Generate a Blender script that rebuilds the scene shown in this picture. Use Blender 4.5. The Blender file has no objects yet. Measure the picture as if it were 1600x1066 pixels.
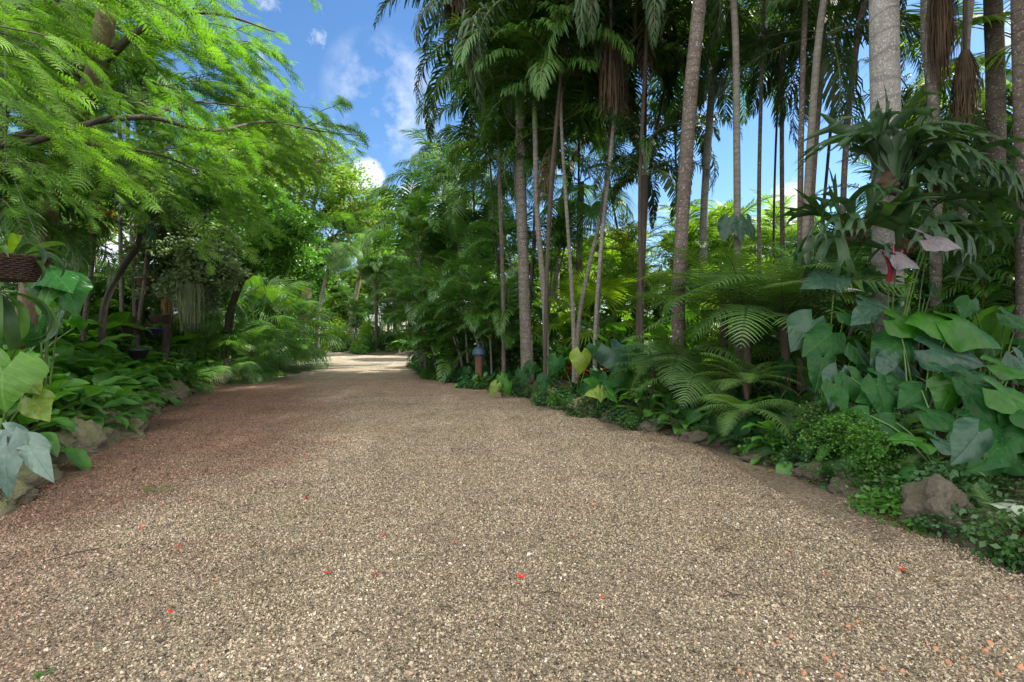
import bpy, math, random
import numpy as np
from mathutils import Vector, Matrix, noise as mnoise

C = bpy.data.collections.new("garden")
bpy.context.scene.collection.children.link(C)
SC = bpy.context.scene
R = math.radians
rng = np.random.default_rng(7)
random.seed(7)

# ------------------------------------------------------------------ camera
FPX, HOR = 756.0, 522.0
cam = bpy.data.cameras.new("camera"); camo = bpy.data.objects.new("camera", cam)
SC.collection.objects.link(camo); SC.camera = camo
camo.location = (0, 0, 1.5); camo.rotation_euler = (R(90), 0, 0)
cam.sensor_width = 36; cam.lens = 36 * FPX / 1600; cam.shift_y = -(533 - HOR) / 1600
cam.clip_start = 0.05; cam.clip_end = 4000

def P(px, py, Y):                       # a pixel of the photograph at depth Y -> a point
    return np.array([(px - 800) / FPX * Y, Y, 1.5 + (HOR - py) / FPX * Y])
def G(px, py):                          # where that pixel meets the ground
    Y = FPX * 1.5 / (py - HOR)
    return np.array([(px - 800) / FPX * Y, Y, 0.0])

# ------------------------------------------------------------------ light
SUN_AZ, SUN_EL = 66.0, 50.0             # degrees right of the view, above the horizon
SC.view_settings.view_transform = 'Standard'; SC.view_settings.look = 'None'
SC.view_settings.gamma = 1; SC.view_settings.exposure = 1.3
sun = bpy.data.lights.new("sun", 'SUN'); suno = bpy.data.objects.new("sun", sun); SC.collection.objects.link(suno)
sun.energy = 4.4; sun.angle = R(0.8); sun.color = (1.0, 0.95, 0.85)
sd = Vector((math.sin(R(SUN_AZ)) * math.cos(R(SUN_EL)), math.cos(R(SUN_AZ)) * math.cos(R(SUN_EL)), math.sin(R(SUN_EL))))
suno.rotation_euler = sd.to_track_quat('Z', 'Y').to_euler()

W = bpy.data.worlds.new("World"); SC.world = W; W.use_nodes = True
nt = W.node_tree; nt.nodes.clear()
def nd(t, tree=None, **k):
    n = (tree or nt).nodes.new(t)
    for a, b in k.items(): setattr(n, a, b)
    return n
def mth(tree, op, a, b=None, clamp=False):
    n = tree.nodes.new('ShaderNodeMath'); n.operation = op; n.use_clamp = clamp
    for i, v in enumerate((a, b)):
        if v is None: continue
        if isinstance(v, (int, float)): n.inputs[i].default_value = v
        else: tree.links.new(v, n.inputs[i])
    return n.outputs[0]
def mixc(tree, f, a, b, blend='MIX'):
    n = tree.nodes.new('ShaderNodeMix'); n.data_type = 'RGBA'; n.blend_type = blend
    for s, v in ((n.inputs[0], f), (n.inputs[6], a), (n.inputs[7], b)):
        if isinstance(v, (int, float)): s.default_value = v
        elif isinstance(v, tuple): s.default_value = v + (1,) if len(v) == 3 else v
        else: tree.links.new(v, s)
    return n.outputs[2]
def ramp(tree, f, stops):
    n = tree.nodes.new('ShaderNodeValToRGB'); e = n.color_ramp.elements
    while len(e) < len(stops): e.new(0.5)
    for i, (p, c) in enumerate(stops):
        e[i].position = p
        e[i].color = (c, c, c, 1) if isinstance(c, (int, float)) else tuple(c) + (1,)
    tree.links.new(f, n.inputs[0]); return n.outputs[0]

sky = nd('ShaderNodeTexSky', sky_type='NISHITA', sun_disc=False)
sky.sun_elevation = R(SUN_EL); sky.sun_rotation = R(SUN_AZ)
sky.air_density = 1.0; sky.dust_density = 0.2; sky.ozone_density = 3.0
hs = nd('ShaderNodeHueSaturation'); hs.inputs['Saturation'].default_value = 1.17
nt.links.new(sky.outputs[0], hs.inputs['Color'])
skyc = mixc(nt, 1.0, hs.outputs[0], (0.088, 0.088, 0.088), 'MULTIPLY')
tc = nd('ShaderNodeTexCoord'); D = tc.outputs['Generated']
sep = nd('ShaderNodeSeparateXYZ'); nt.links.new(D, sep.inputs[0])
nz = nd('ShaderNodeTexNoise'); nt.links.new(D, nz.inputs['Vector'])
nz.inputs['Scale'].default_value = 9; nz.inputs['Detail'].default_value = 9; nz.inputs['Roughness'].default_value = 0.6
mask = None
for px, py, rad, dens in ((598, 146, .11, .3), (628, 190, .08, .36), (572, 275, .05, .95), (645, 325, .07, .9),
                          (1228, 335, .055, 1.0), (1135, 338, .04, .9), (700, 330, .07, .8), (140, 440, .2, 1.0), (950, 410, .09, .9), (480, 480, .16, .9)):
    v = Vector(P(px, py, 1.0) - np.array([0, 0, 1.5])).normalized()
    ds = nd('ShaderNodeVectorMath', operation='DISTANCE'); nt.links.new(D, ds.inputs[0]); ds.inputs[1].default_value = v
    f = mth(nt, 'SUBTRACT', 1.0, mth(nt, 'DIVIDE', ds.outputs['Value'], rad), True)
    f = mth(nt, 'ADD', mth(nt, 'MULTIPLY', f, 1.3), mth(nt, 'SUBTRACT', mth(nt, 'MULTIPLY', nz.outputs[0], 2.2), 1.35)) if dens > .5 else mth(nt, 'MULTIPLY', mth(nt, 'MULTIPLY', f, 2.5, True), mth(nt, 'MULTIPLY', mth(nt, 'SUBTRACT', nz.outputs[0], .44), 5, True))
    f = mth(nt, 'MULTIPLY', mth(nt, 'MULTIPLY', f, 3.2 if dens > .5 else .9, True), dens if dens > .5 else dens * 2)
    mask = f if mask is None else mth(nt, 'MAXIMUM', mask, f)
# added fill light: a made-up bright cloud bank behind the camera and overhead
nz2 = nd('ShaderNodeTexNoise'); nt.links.new(D, nz2.inputs['Vector']); nz2.inputs['Scale'].default_value = 3.0; nz2.inputs['Detail'].default_value = 6
back = mth(nt, 'ADD', mth(nt, 'MULTIPLY', sep.outputs['Y'], -1.2), mth(nt, 'MULTIPLY', sep.outputs['Z'], 0.9))
back = mth(nt, 'ADD', back, mth(nt, 'SUBTRACT', mth(nt, 'MULTIPLY', nz2.outputs[0], 1.6), 0.95))
back = mth(nt, 'MULTIPLY', back, 2.5, True)
c1 = mixc(nt, mask, skyc, (0.46, 0.49, 0.54))
c2 = mixc(nt, back, c1, (1.3, 1.28, 1.24))
bg = nd('ShaderNodeBackground'); nt.links.new(c2, bg.inputs[0]); bg.inputs[1].default_value = 1.0
wo = nd('ShaderNodeOutputWorld'); nt.links.new(bg.outputs[0], wo.inputs[0])
cy = SC.cycles
cy.max_bounces = 6; cy.diffuse_bounces = 4; cy.glossy_bounces = 2; cy.transmission_bounces = 4; cy.transparent_max_bounces = 4
cy.sample_clamp_indirect = 4; cy.use_denoising = True; cy.caustics_reflective = False; cy.caustics_refractive = False

# ------------------------------------------------------------------ mesh helpers
class MB:
    def __init__(s): s.V = []; s.F = []; s.U = []; s.M = []; s.n = 0
    def add(s, V, F, U=None, m=0):
        V = np.asarray(V, float).reshape(-1, 3); F = np.asarray(F, int)
        if U is None: U = np.zeros((len(V), 2))
        s.V.append(V); s.U.append(np.asarray(U, float).reshape(-1, 2)); s.F.append(F + s.n); s.M.append(np.full(len(F), m)); s.n += len(V)
        return s
    def inst(s, T, Ms, Ts, m=None):      # scatter a template (V, F, U, mats) by matrices and offsets
        V, F, U, mt = T
        Ms = np.asarray(Ms); Ts = np.asarray(Ts); K = len(Ts); n = len(V)
        out = np.einsum('kij,nj->kni', Ms, V) + Ts[:, None, :]
        off = (np.arange(K) * n)[:, None, None]
        for w in sorted(set(f.shape[1] for f in F)):
            Fw = np.concatenate([f for f in F if f.shape[1] == w]); Mw = np.concatenate([np.full(len(f), a) for f, a in zip(F, mt) if f.shape[1] == w])
            if m is not None: Mw[:] = m
            s.F.append((Fw[None] + off).reshape(-1, w) + s.n); s.M.append(np.tile(Mw, K))
        s.V.append(out.reshape(-1, 3)); s.U.append(np.tile(U, (K, 1))); s.n += K * n
    def template(s):
        return (np.concatenate(s.V), s.F, np.concatenate(s.U), [m[0] for m in s.M])
    def mesh(s, name, mats, smooth=True):
        V = np.concatenate(s.V); U = np.concatenate(s.U)
        me = bpy.data.meshes.new(name)
        loops = np.concatenate([f.ravel() for f in s.F]); tot = np.concatenate([np.full(len(f), f.shape[1]) for f in s.F])
        start = np.concatenate([[0], np.cumsum(tot)[:-1]])
        me.vertices.add(len(V)); me.vertices.foreach_set('co', V.ravel())
        me.loops.add(len(loops)); me.loops.foreach_set('vertex_index', loops.astype(np.int32))
        me.polygons.add(len(tot)); me.polygons.foreach_set('loop_start', start.astype(np.int32)); me.polygons.foreach_set('loop_total', tot.astype(np.int32))
        me.polygons.foreach_set('material_index', np.concatenate(s.M).astype(np.int32))
        me.polygons.foreach_set('use_smooth', np.full(len(tot), smooth))
        uv = me.uv_layers.new(name='UVMap'); uv.data.foreach_set('uv', U[loops].ravel())
        for m in (mats if isinstance(mats, (list, tuple)) else [mats]): me.materials.append(m)
        me.update(calc_edges=True); me.validate()
        return me
    def obj(s, name, mats, parent=None, smooth=True, loc=(0, 0, 0)):
        return link(name, s.mesh(name, mats, smooth), parent, loc)

def link(name, me, parent=None, loc=(0, 0, 0), rot=None, scale=None, mat=None):
    o = bpy.data.objects.new(name, me); C.objects.link(o)
    if parent is not None: o.parent = parent
    if mat is not None: o.matrix_local = mat
    else:
        o.location = loc
        if rot is not None: o.rotation_euler = rot
        if scale is not None: o.scale = (scale,) * 3 if isinstance(scale, (int, float)) else scale
    return o

def unit(a): return a / np.maximum(np.linalg.norm(a, axis=-1, keepdims=True), 1e-9)
def ribbons(Pt, S, Wd, fold=0.0, N=None, cols=1):
    """many strips at once: Pt (m,k,3) centre lines, S (m,k,3) side vectors, Wd (m,k) half widths"""
    m, k = Wd.shape; cs = np.linspace(-1, 1, cols + 1)
    V = Pt[:, :, None, :] + S[:, :, None, :] * (Wd[:, :, None] * cs)[..., None]
    if fold and N is not None: V = V + N[:, :, None, :] * (np.abs(cs) * fold * Wd[:, :, None])[..., None]
    U = np.stack(np.broadcast_arrays(((cs + 1) / 2)[None, None, :], (np.arange(k) / (k - 1))[None, :, None]), -1)
    U = np.broadcast_to(U, (m, k, cols + 1, 2))
    idx = np.arange(m * k * (cols + 1)).reshape(m, k, cols + 1)
    F = np.stack([idx[:, :-1, :-1], idx[:, :-1, 1:], idx[:, 1:, 1:], idx[:, 1:, :-1]], -1).reshape(-1, 4)
    return V.reshape(-1, 3), F, U.reshape(-1, 2)
def catmull(p, n):
    p = np.asarray(p, float)
    if len(p) < 3: return np.linspace(p[0], p[-1], n)
    q = np.vstack([2 * p[0] - p[1], p, 2 * p[-1] - p[-2]]); out = []
    for t in np.linspace(0, len(p) - 1 - 1e-6, n):
        i = int(t); f = t - i; a, b, c, d = q[i:i + 4]
        out.append(.5 * ((2 * b) + (c - a) * f + (2 * a - 5 * b + 4 * c - d) * f * f + (3 * b - a - 3 * c + d) * f ** 3))
    return np.array(out)
def tube(mb, pts, rad, sides=8, m=0, n=None, cap=True, lump=0.0):
    pts = catmull(pts, n) if n else np.asarray(pts, float); k = len(pts)
    rad = np.interp(np.linspace(0, 1, k), np.linspace(0, 1, len(np.atleast_1d(rad))), np.atleast_1d(rad))
    T = unit(np.gradient(pts, axis=0)); ref = np.array([0, 0, 1.]) if abs(T[0][2]) < .9 else np.array([0, 1., 0])
    A = np.zeros_like(pts); a = unit(np.cross(T[0], ref))
    for i in range(k):
        a = unit(a - T[i] * np.dot(a, T[i])); A[i] = a
    B = np.cross(T, A); th = np.linspace(0, 2 * math.pi, sides, endpoint=False)
    rr = rad[:, None] * (1 + lump * rng.normal(0, 1, (k, sides)))
    V = pts[:, None] + A[:, None] * (np.cos(th) * rr)[..., None] + B[:, None] * (np.sin(th) * rr)[..., None]
    idx = np.arange(k * sides).reshape(k, sides); nx = np.roll(idx, -1, 1)
    F = np.stack([idx[:-1], nx[:-1], nx[1:], idx[1:]], -1).reshape(-1, 4)
    U = np.stack(np.broadcast_arrays(np.arange(sides)[None] / sides, np.linspace(0, 1, k)[:, None]), -1)
    mb.add(V, F, U, m)
    if cap:
        for row, c in ((idx[0], pts[0]), (idx[-1], pts[-1])):
            W_ = np.vstack([V.reshape(-1, 3)[row], c]); s_ = sides
            mb.add(W_, np.array([[i, (i + 1) % s_, s_] for i in range(s_)]), None, m)
def lathe(mb, prof, sides=24, m=0, c=(0, 0, 0)):
    prof = np.array(prof, float); th = np.linspace(0, 2 * math.pi, sides, endpoint=False)
    V = np.stack([prof[:, 0][:, None] * np.cos(th), prof[:, 0][:, None] * np.sin(th), np.repeat(prof[:, 1][:, None], sides, 1)], -1) + np.array(c)
    idx = np.arange(len(prof) * sides).reshape(len(prof), sides); nx = np.roll(idx, -1, 1)
    F = np.stack([idx[:-1], nx[:-1], nx[1:], idx[1:]], -1).reshape(-1, 4)
    U = np.stack(np.broadcast_arrays(np.arange(sides)[None] / sides, np.linspace(0, 1, len(prof))[:, None]), -1)
    mb.add(V, F, U, m)
def frames(X, Nn):                       # matrices whose columns are x=X, z~Nn
    X = unit(X); Z = unit(Nn - X * (X * Nn).sum(-1, keepdims=True)); Y = np.cross(Z, X)
    return np.stack([X, Y, Z], -1)

# ------------------------------------------------------------------ things and labels
THINGS = []
def tag(o, label, cat, group=None, auto=True):
    o['label'] = label; o['category'] = cat
    if group: o['group'] = group
    THINGS.append((o, auto)); return o
def thing(name, label, cat, loc, group=None, rz=0.0, auto=True):
    o = bpy.data.objects.new(name, None); C.objects.link(o); o.empty_display_size = .2
    o.location = tuple(float(v) for v in loc); o.rotation_euler = (0, 0, rz)
    return tag(o, label, cat, group, auto)

# ------------------------------------------------------------------ materials
def newmat(name):
    m = bpy.data.materials.new(name); m.use_nodes = True; t = m.node_tree; t.nodes.clear()
    out = t.nodes.new('ShaderNodeOutputMaterial'); return m, t, out
def tnoise(t, scale, detail=4, vec=None, rough=.5, coord='Object'):
    n = t.nodes.new('ShaderNodeTexNoise'); n.inputs['Scale'].default_value = scale; n.inputs['Detail'].default_value = detail; n.inputs['Roughness'].default_value = rough
    if vec is None:
        c = t.nodes.new('ShaderNodeTexCoord'); vec = c.outputs[coord]
    t.links.new(vec, n.inputs['Vector']); return n.outputs[0]
def leafmat(name, a, b, c=None, trans=.35, rough=.42, veins=None, vcol=(.25, .34, .12), spec=.4, spot=None, tcol=None):
    """a..b: leaf colours picked per plant and per leaf, c: rarer third colour"""
    m, t, out = newmat(name)
    oi = t.nodes.new('ShaderNodeObjectInfo'); ge = t.nodes.new('ShaderNodeNewGeometry')
    f = mth(t, 'ADD', mth(t, 'MULTIPLY', oi.outputs['Random'], .45), mth(t, 'MULTIPLY', ge.outputs['Random Per Island'], .55))
    col = mixc(t, f, a, b)
    if c is not None:
        col = mixc(t, mth(t, 'MULTIPLY', mth(t, 'SUBTRACT', ge.outputs['Random Per Island'], .9), 9, True), col, c)
    n0 = tnoise(t, 1.6, 3, ge.outputs['Position'], .6); col = mixc(t, mth(t, 'MULTIPLY', mth(t, 'SUBTRACT', n0, .32), 2.6, True), mixc(t, 1.0, col, (.55, .62, .6), 'MULTIPLY'), mixc(t, 1.0, col, (1.25, 1.2, 1.0), 'MULTIPLY'))
    n = tnoise(t, 7, 4)
    col = mixc(t, mth(t, 'MULTIPLY', mth(t, 'SUBTRACT', n, .4), 1.2, True), col, tuple(x * 1.5 for x in b))
    hgt = None
    if veins:
        N_, k_, st = veins
        uv = t.nodes.new('ShaderNodeTexCoord'); s = t.nodes.new('ShaderNodeSeparateXYZ'); t.links.new(uv.outputs['UV'], s.inputs[0])
        du = mth(t, 'ABSOLUTE', mth(t, 'SUBTRACT', mth(t, 'MULTIPLY', s.outputs[0], 2), 1))
        lv = mth(t, 'FRACT', mth(t, 'ADD', mth(t, 'MULTIPLY', tnoise(t, 3.5, 2), 1.1), mth(t, 'SUBTRACT', mth(t, 'MULTIPLY', s.outputs[1], N_), mth(t, 'MULTIPLY', du, k_))))
        tri = mth(t, 'ABSOLUTE', mth(t, 'SUBTRACT', mth(t, 'MULTIPLY', lv, 2), 1))   # 1 on the vein
        vl = mth(t, 'MULTIPLY', mth(t, 'SUBTRACT', tri, .86), 7, True)
        mid = mth(t, 'SUBTRACT', 1, mth(t, 'MULTIPLY', du, 22), True)
        vv = mth(t, 'MAXIMUM', vl, mid)
        col = mixc(t, mth(t, 'MULTIPLY', vv, st), col, vcol); hgt = mth(t, 'SUBTRACT', mth(t, 'MULTIPLY', tri, .6), vv)
    if spot:
        sp = tnoise(t, spot[1], 3, rough=.6)
        col = mixc(t, mth(t, 'MULTIPLY', mth(t, 'SUBTRACT', sp, spot[2]), 9, True), col, spot[0])
    pb = t.nodes.new('ShaderNodeBsdfPrincipled'); t.links.new(col, pb.inputs['Base Color'])
    pb.inputs['Roughness'].default_value = rough; pb.inputs['Specular IOR Level'].default_value = spec
    if hgt is not None:
        bp = t.nodes.new('ShaderNodeBump'); bp.inputs['Strength'].default_value = .35; bp.inputs['Distance'].default_value = .005
        t.links.new(hgt, bp.inputs['Height']); t.links.new(bp.outputs[0], pb.inputs['Normal'])
    tr = t.nodes.new('ShaderNodeBsdfTranslucent'); tcx = mixc(t, 1.0, col, tcol or (1.9, 1.9, .55), 'MULTIPLY'); t.links.new(tcx, tr.inputs[0])
    mx = t.nodes.new('ShaderNodeMixShader'); mx.inputs[0].default_value = trans
    t.links.new(pb.outputs[0], mx.inputs[1]); t.links.new(tr.outputs[0], mx.inputs[2]); t.links.new(mx.outputs[0], out.inputs[0])
    return m
def barkmat(name, a, b, ring=0, lichen=None, rough=.85, bump=.6, scale=14, stretch=1.0):
    m, t, out = newmat(name); c = t.nodes.new('ShaderNodeTexCoord'); mp = t.nodes.new('ShaderNodeMapping')
    mp.inputs['Scale'].default_value = (1, 1, stretch); t.links.new(c.outputs['Object'], mp.inputs[0])
    n1 = tnoise(t, scale, 6, mp.outputs[0], .65); col = mixc(t, mth(t, 'MULTIPLY', mth(t, 'SUBTRACT', n1, .3), 2.4, True), a, b); h = n1
    n3 = tnoise(t, 2.2, 4, c.outputs['Object'], .6); n4 = tnoise(t, 5, 6, c.outputs['Object'], .7)
    col = mixc(t, mth(t, 'MULTIPLY', mth(t, 'SUBTRACT', n4, .55), 4, True), col, (.09, .10, .05))
    col = mixc(t, mth(t, 'MULTIPLY', mth(t, 'SUBTRACT', n3, .35), 1.8, True), col, tuple(x * .55 for x in a))
    if ring:
        s = t.nodes.new('ShaderNodeSeparateXYZ'); t.links.new(c.outputs['Object'], s.inputs[0])
        z = mth(t, 'ADD', mth(t, 'MULTIPLY', s.outputs[2], ring), mth(t, 'MULTIPLY', tnoise(t, 1.3, 2, c.outputs['Object']), 2.2))
        fr = mth(t, 'FRACT', z); rg = mth(t, 'LESS_THAN', fr, .16)
        col = mixc(t, mth(t, 'MULTIPLY', mth(t, 'MULTIPLY', rg, n1), .9), col, tuple(x * .45 for x in a)); h = mth(t, 'SUBTRACT', h, mth(t, 'MULTIPLY', rg, .6))
    if lichen:
        v = tnoise(t, lichen[1], 6, c.outputs['Object'], .75)
        col = mixc(t, mth(t, 'MULTIPLY', mth(t, 'SUBTRACT', v, lichen[2]), 14, True), col, lichen[0])
    pb = t.nodes.new('ShaderNodeBsdfPrincipled'); t.links.new(col, pb.inputs['Base Color']); pb.inputs['Roughness'].default_value = rough
    bp = t.nodes.new('ShaderNodeBump'); bp.inputs['Strength'].default_value = bump; bp.inputs['Distance'].default_value = .02
    t.links.new(h, bp.inputs['Height']); t.links.new(bp.outputs[0], pb.inputs['Normal']); t.links.new(pb.outputs[0], out.inputs[0])
    return m
def plain(name, col, rough=.6, metal=0, var=.25, scale=20, bump=.2):
    m, t, out = newmat(name); n = tnoise(t, scale, 5)
    c = mixc(t, n, tuple(x * (1 - var) for x in col), tuple(min(1, x * (1 + var)) for x in col))
    pb = t.nodes.new('ShaderNodeBsdfPrincipled'); t.links.new(c, pb.inputs['Base Color']); pb.inputs['Roughness'].default_value = rough; pb.inputs['Metallic'].default_value = metal
    bp = t.nodes.new('ShaderNodeBump'); bp.inputs['Strength'].default_value = bump; bp.inputs['Distance'].default_value = .01
    t.links.new(n, bp.inputs['Height']); t.links.new(bp.outputs[0], pb.inputs['Normal']); t.links.new(pb.outputs[0], out.inputs[0]); return m

L_ = {
 'poinciana': leafmat('poinciana_leaf', (.05, .15, .03), (.15, .27, .035), trans=.42, rough=.5, spec=.2, tcol=(1.6, 1.85, .6)),
 'palm':   leafmat('palm_leaf', (.034, .095, .02), (.065, .155, .03), (.16, .15, .04), trans=.26, rough=.48, spec=.3),
 'palm_dk': leafmat('dark_palm_leaf', (.02, .05, .02), (.036, .08, .022), (.09, .06, .03), trans=.2, rough=.48, spec=.3),
 'palm_yl': leafmat('yellow_palm_leaf', (.13, .2, .02), (.3, .33, .03), trans=.4, rough=.4),
 'areca':  leafmat('areca_leaf', (.034, .105, .022), (.07, .18, .03), trans=.3, rough=.36),
 'fan':    leafmat('fan_leaf', (.055, .15, .035), (.11, .23, .05), (.25, .24, .07), trans=.35, rough=.4),
 'fern':   leafmat('fern_leaf', (.05, .12, .032), (.085, .17, .045), trans=.35, rough=.5),
 'fern_lt': leafmat('light_fern_leaf', (.08, .17, .045), (.13, .24, .065), trans=.35, rough=.5),
 'fern_dk': leafmat('dark_fern_leaf', (.03, .09, .035), (.05, .13, .045), trans=.3, rough=.45),
 'maiden': leafmat('maidenhair_leaf', (.05, .15, .025), (.085, .22, .04), trans=.4, rough=.55),
 'aroid':  leafmat('aroid_leaf', (.012, .05, .02), (.024, .095, .024), trans=.28, rough=.27, veins=(8, 2.5, .3), vcol=(.08, .19, .05), spec=.12),
 'aroid_br': leafmat('bright_aroid_leaf', (.03, .13, .012), (.045, .18, .015), trans=.45, rough=.35, veins=(7, 2.5, .1), spec=.4),
 'aroid_sl': leafmat('silvery_aroid_leaf', (.022, .06, .045), (.035, .085, .055), trans=.18, rough=.24, veins=(8, 2.5, .3), vcol=(.08, .13, .1), spec=.25),
 'aroid_pk': leafmat('purple_aroid_leaf', (.10, .085, .105), (.15, .13, .155), trans=.15, rough=.38, veins=(9, 2.5, .3), vcol=(.4, .35, .4)),
 'aroid_yl': leafmat('yellowing_aroid_leaf', (.11, .2, .025), (.17, .25, .03), trans=.3, rough=.35, veins=(9, 2.5, .5), vcol=(.08, .22, .03), spot=((.4, .22, .03), 12, .62)),
 'spath':  leafmat('glossy_lance_leaf', (.05, .155, .035), (.10, .26, .05), (.22, .36, .07), trans=.35, rough=.33, veins=(10, 3, .1), spec=.45),
 'banana': leafmat('broad_leaf', (.035, .12, .02), (.07, .19, .028), trans=.45, rough=.35, veins=(26, 3, .3)),
 'ribbed': leafmat('ribbed_leaf', (.065, .18, .025), (.09, .22, .03), trans=.4, rough=.4, veins=(7, 2.2, .3), vcol=(.3, .42, .12)),
 'palm_lime': leafmat('sunny_palm_leaf', (.08, .19, .025), (.17, .3, .035), trans=.42, rough=.42),  # backlight of the grove is put into this brighter leaf colour
 'lime':   leafmat('lime_leaf', (.10, .21, .02), (.19, .3, .03), trans=.45, rough=.45),
 'tree_a': leafmat('broad_tree_leaf', (.085, .18, .03), (.16, .28, .04), (.22, .16, .06), trans=.35, rough=.45),
 'tree_b': leafmat('glossy_tree_leaf', (.055, .16, .025), (.10, .26, .035), trans=.3, rough=.33),
 'tree_c': leafmat('greyish_tree_leaf', (.12, .19, .11), (.22, .31, .18), trans=.25, rough=.42),
 'shrub':  leafmat('shrub_leaf', (.02, .068, .02), (.048, .12, .03), (.1, .15, .05), trans=.25, rough=.38),
 'red':    leafmat('red_leaf', (.08, .012, .012), (.16, .035, .02), trans=.3, rough=.45, tcol=(1.8, 1, 1)),
 'stag':   leafmat('staghorn_leaf', (.022, .062, .032), (.045, .095, .042), (.12, .18, .03), trans=.3, rough=.5),
 'dead':   leafmat('dead_leaf', (.15, .09, .05), (.27, .19, .11), trans=.15, rough=.8, spec=.1),
 'thatch': leafmat('dry_thatch', (.05, .035, .028), (.11, .078, .055), trans=.1, rough=.85, spec=.1),
 'moss':   leafmat('hanging_moss', (.13, .17, .12), (.2, .24, .17), trans=.2, rough=.8, spec=.1),
 'silver_leaf': leafmat('silver_leaf', (.06, .115, .10), (.10, .16, .145), trans=.12, rough=.35, veins=(6, 2.6, .4), vcol=(.05, .1, .09), spec=.5),
 'white_leaf': leafmat('white_veined_leaf', (.25, .3, .27), (.33, .38, .34), trans=.2, rough=.45, veins=(7, 2, .8), vcol=(.08, .2, .08)),
 'petal':  leafmat('red_petal', (.6, .03, .02), (.75, .08, .04), trans=.3, rough=.5, tcol=(1.2, .6, .6)),
}
STEM = leafmat('green_stem', (.06, .12, .03), (.1, .17, .05), trans=.05, rough=.45)
STEM_DK = leafmat('dark_stem', (.03, .04, .02), (.06, .07, .035), trans=.0, rough=.6)
RACH = leafmat('rachis', (.09, .13, .04), (.16, .18, .06), trans=.0, rough=.5)
REDSTEM = leafmat('crimson_stem', (.13, .008, .02), (.18, .012, .03), trans=.1, rough=.4, tcol=(1.5, .5, .5))
B_ = {
 'royal': barkmat('pale_royal_bark', (.16, .15, .14), (.33, .32, .3), ring=3.5, lichen=((.5, .5, .47), 40, .56), scale=30),
 'palm': barkmat('ringed_palm_bark', (.09, .078, .064), (.2, .18, .15), ring=6, lichen=((.42, .42, .38), 26, .57)),
 'palm_gr': barkmat('grey_thin_palm_bark', (.13, .12, .10), (.25, .235, .2), ring=9, lichen=((.5, .5, .45), 30, .62)),
 'palm_br': barkmat('brown_palm_bark', (.065, .05, .042), (.15, .12, .098), ring=7, lichen=((.36, .35, .31), 30, .57)),
 'wood': barkmat('rough_brown_bark', (.13, .09, .06), (.32, .23, .165), stretch=.35, scale=22),
 'wood_dk': barkmat('dark_bark', (.035, .026, .02), (.09, .07, .055), stretch=.35, scale=22),
 'shaft': leafmat('crownshaft', (.1, .15, .06), (.14, .2, .08), trans=.0, rough=.35),
 'fibre': barkmat('fibrous_brown_sheath', (.04, .032, .022), (.11, .085, .06), stretch=.2, scale=50),
}

# ------------------------------------------------------------------ ground, gravel drive
LEFT = [(-4.6, -8), (-4.35, 0), G(0, 785)[:2], G(100, 735)[:2], G(180, 700)[:2], G(240, 655)[:2], G(285, 625)[:2], G(370, 592)[:2], G(440, 574)[:2], G(490, 564)[:2], G(497, 553)[:2], (-19.5, 46)]
BACK = [(-16, 46), G(530, 551)[:2], G(560, 555)[:2], G(600, 555.5)[:2], G(655, 556.5)[:2], (-2, 34.5), (5, 36)]
RIGHT = [(5, 31), (-2.5, 31), (-5.3, 29), G(652, 566)[:2], G(645, 578)[:2], G(662, 592)[:2], G(740, 603)[:2], G(800, 617)[:2], G(870, 643)[:2], G(935, 660)[:2], G(1000, 675)[:2], G(1080, 695)[:2], G(1150, 715)[:2], G(1270, 760)[:2], G(1400, 820)[:2], G(1600, 912)[:2], (3.3, 1), (3.6, -8)]
POLY = np.array([tuple(map(float, p)) for p in LEFT + BACK + RIGHT])
def sdf(x, y):                           # > 0 outside the drive, metres
    p = np.stack([x, y], -1).astype(float); d = np.full(x.shape, 1e9); ins = np.zeros(x.shape, bool)
    for a, b in zip(POLY, np.roll(POLY, -1, 0)):
        e = b - a; t = np.clip(((p - a) @ e) / (e @ e), 0, 1)
        d = np.minimum(d, np.linalg.norm(p - a - t[..., None] * e, axis=-1))
        c = ((a[1] > y) != (b[1] > y)); 
        with np.errstate(divide='ignore', invalid='ignore'):
            ins ^= c & (x < (b[0] - a[0]) * (y - a[1]) / (b[1] - a[1]) + a[0])
    return np.where(ins, -d, d)
def wob(x, y): return .02 * np.sin(x * 1.7 + .6 * y) + .018 * np.sin(y * 2.3 - x) + .012 * np.sin(3.9 * x + 2.2 * y)
def hgt(x, y):
    x = np.asarray(x, float); y = np.asarray(y, float); d = sdf(x, y); t = np.clip(d / 3.0, 0, 1); t = t * t * (3 - 2 * t)
    k = np.where((x < 0) & (y < 26) & (x < -3), .62, .42)
    return np.where(d < 0, -.05, -.05 + np.clip(d / .25, 0, 1) * .12) + t * k + wob(x, y) * np.clip(d, 0, 1)
def H(x, y): return float(hgt(np.array([x]), np.array([y]))[0])

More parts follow.
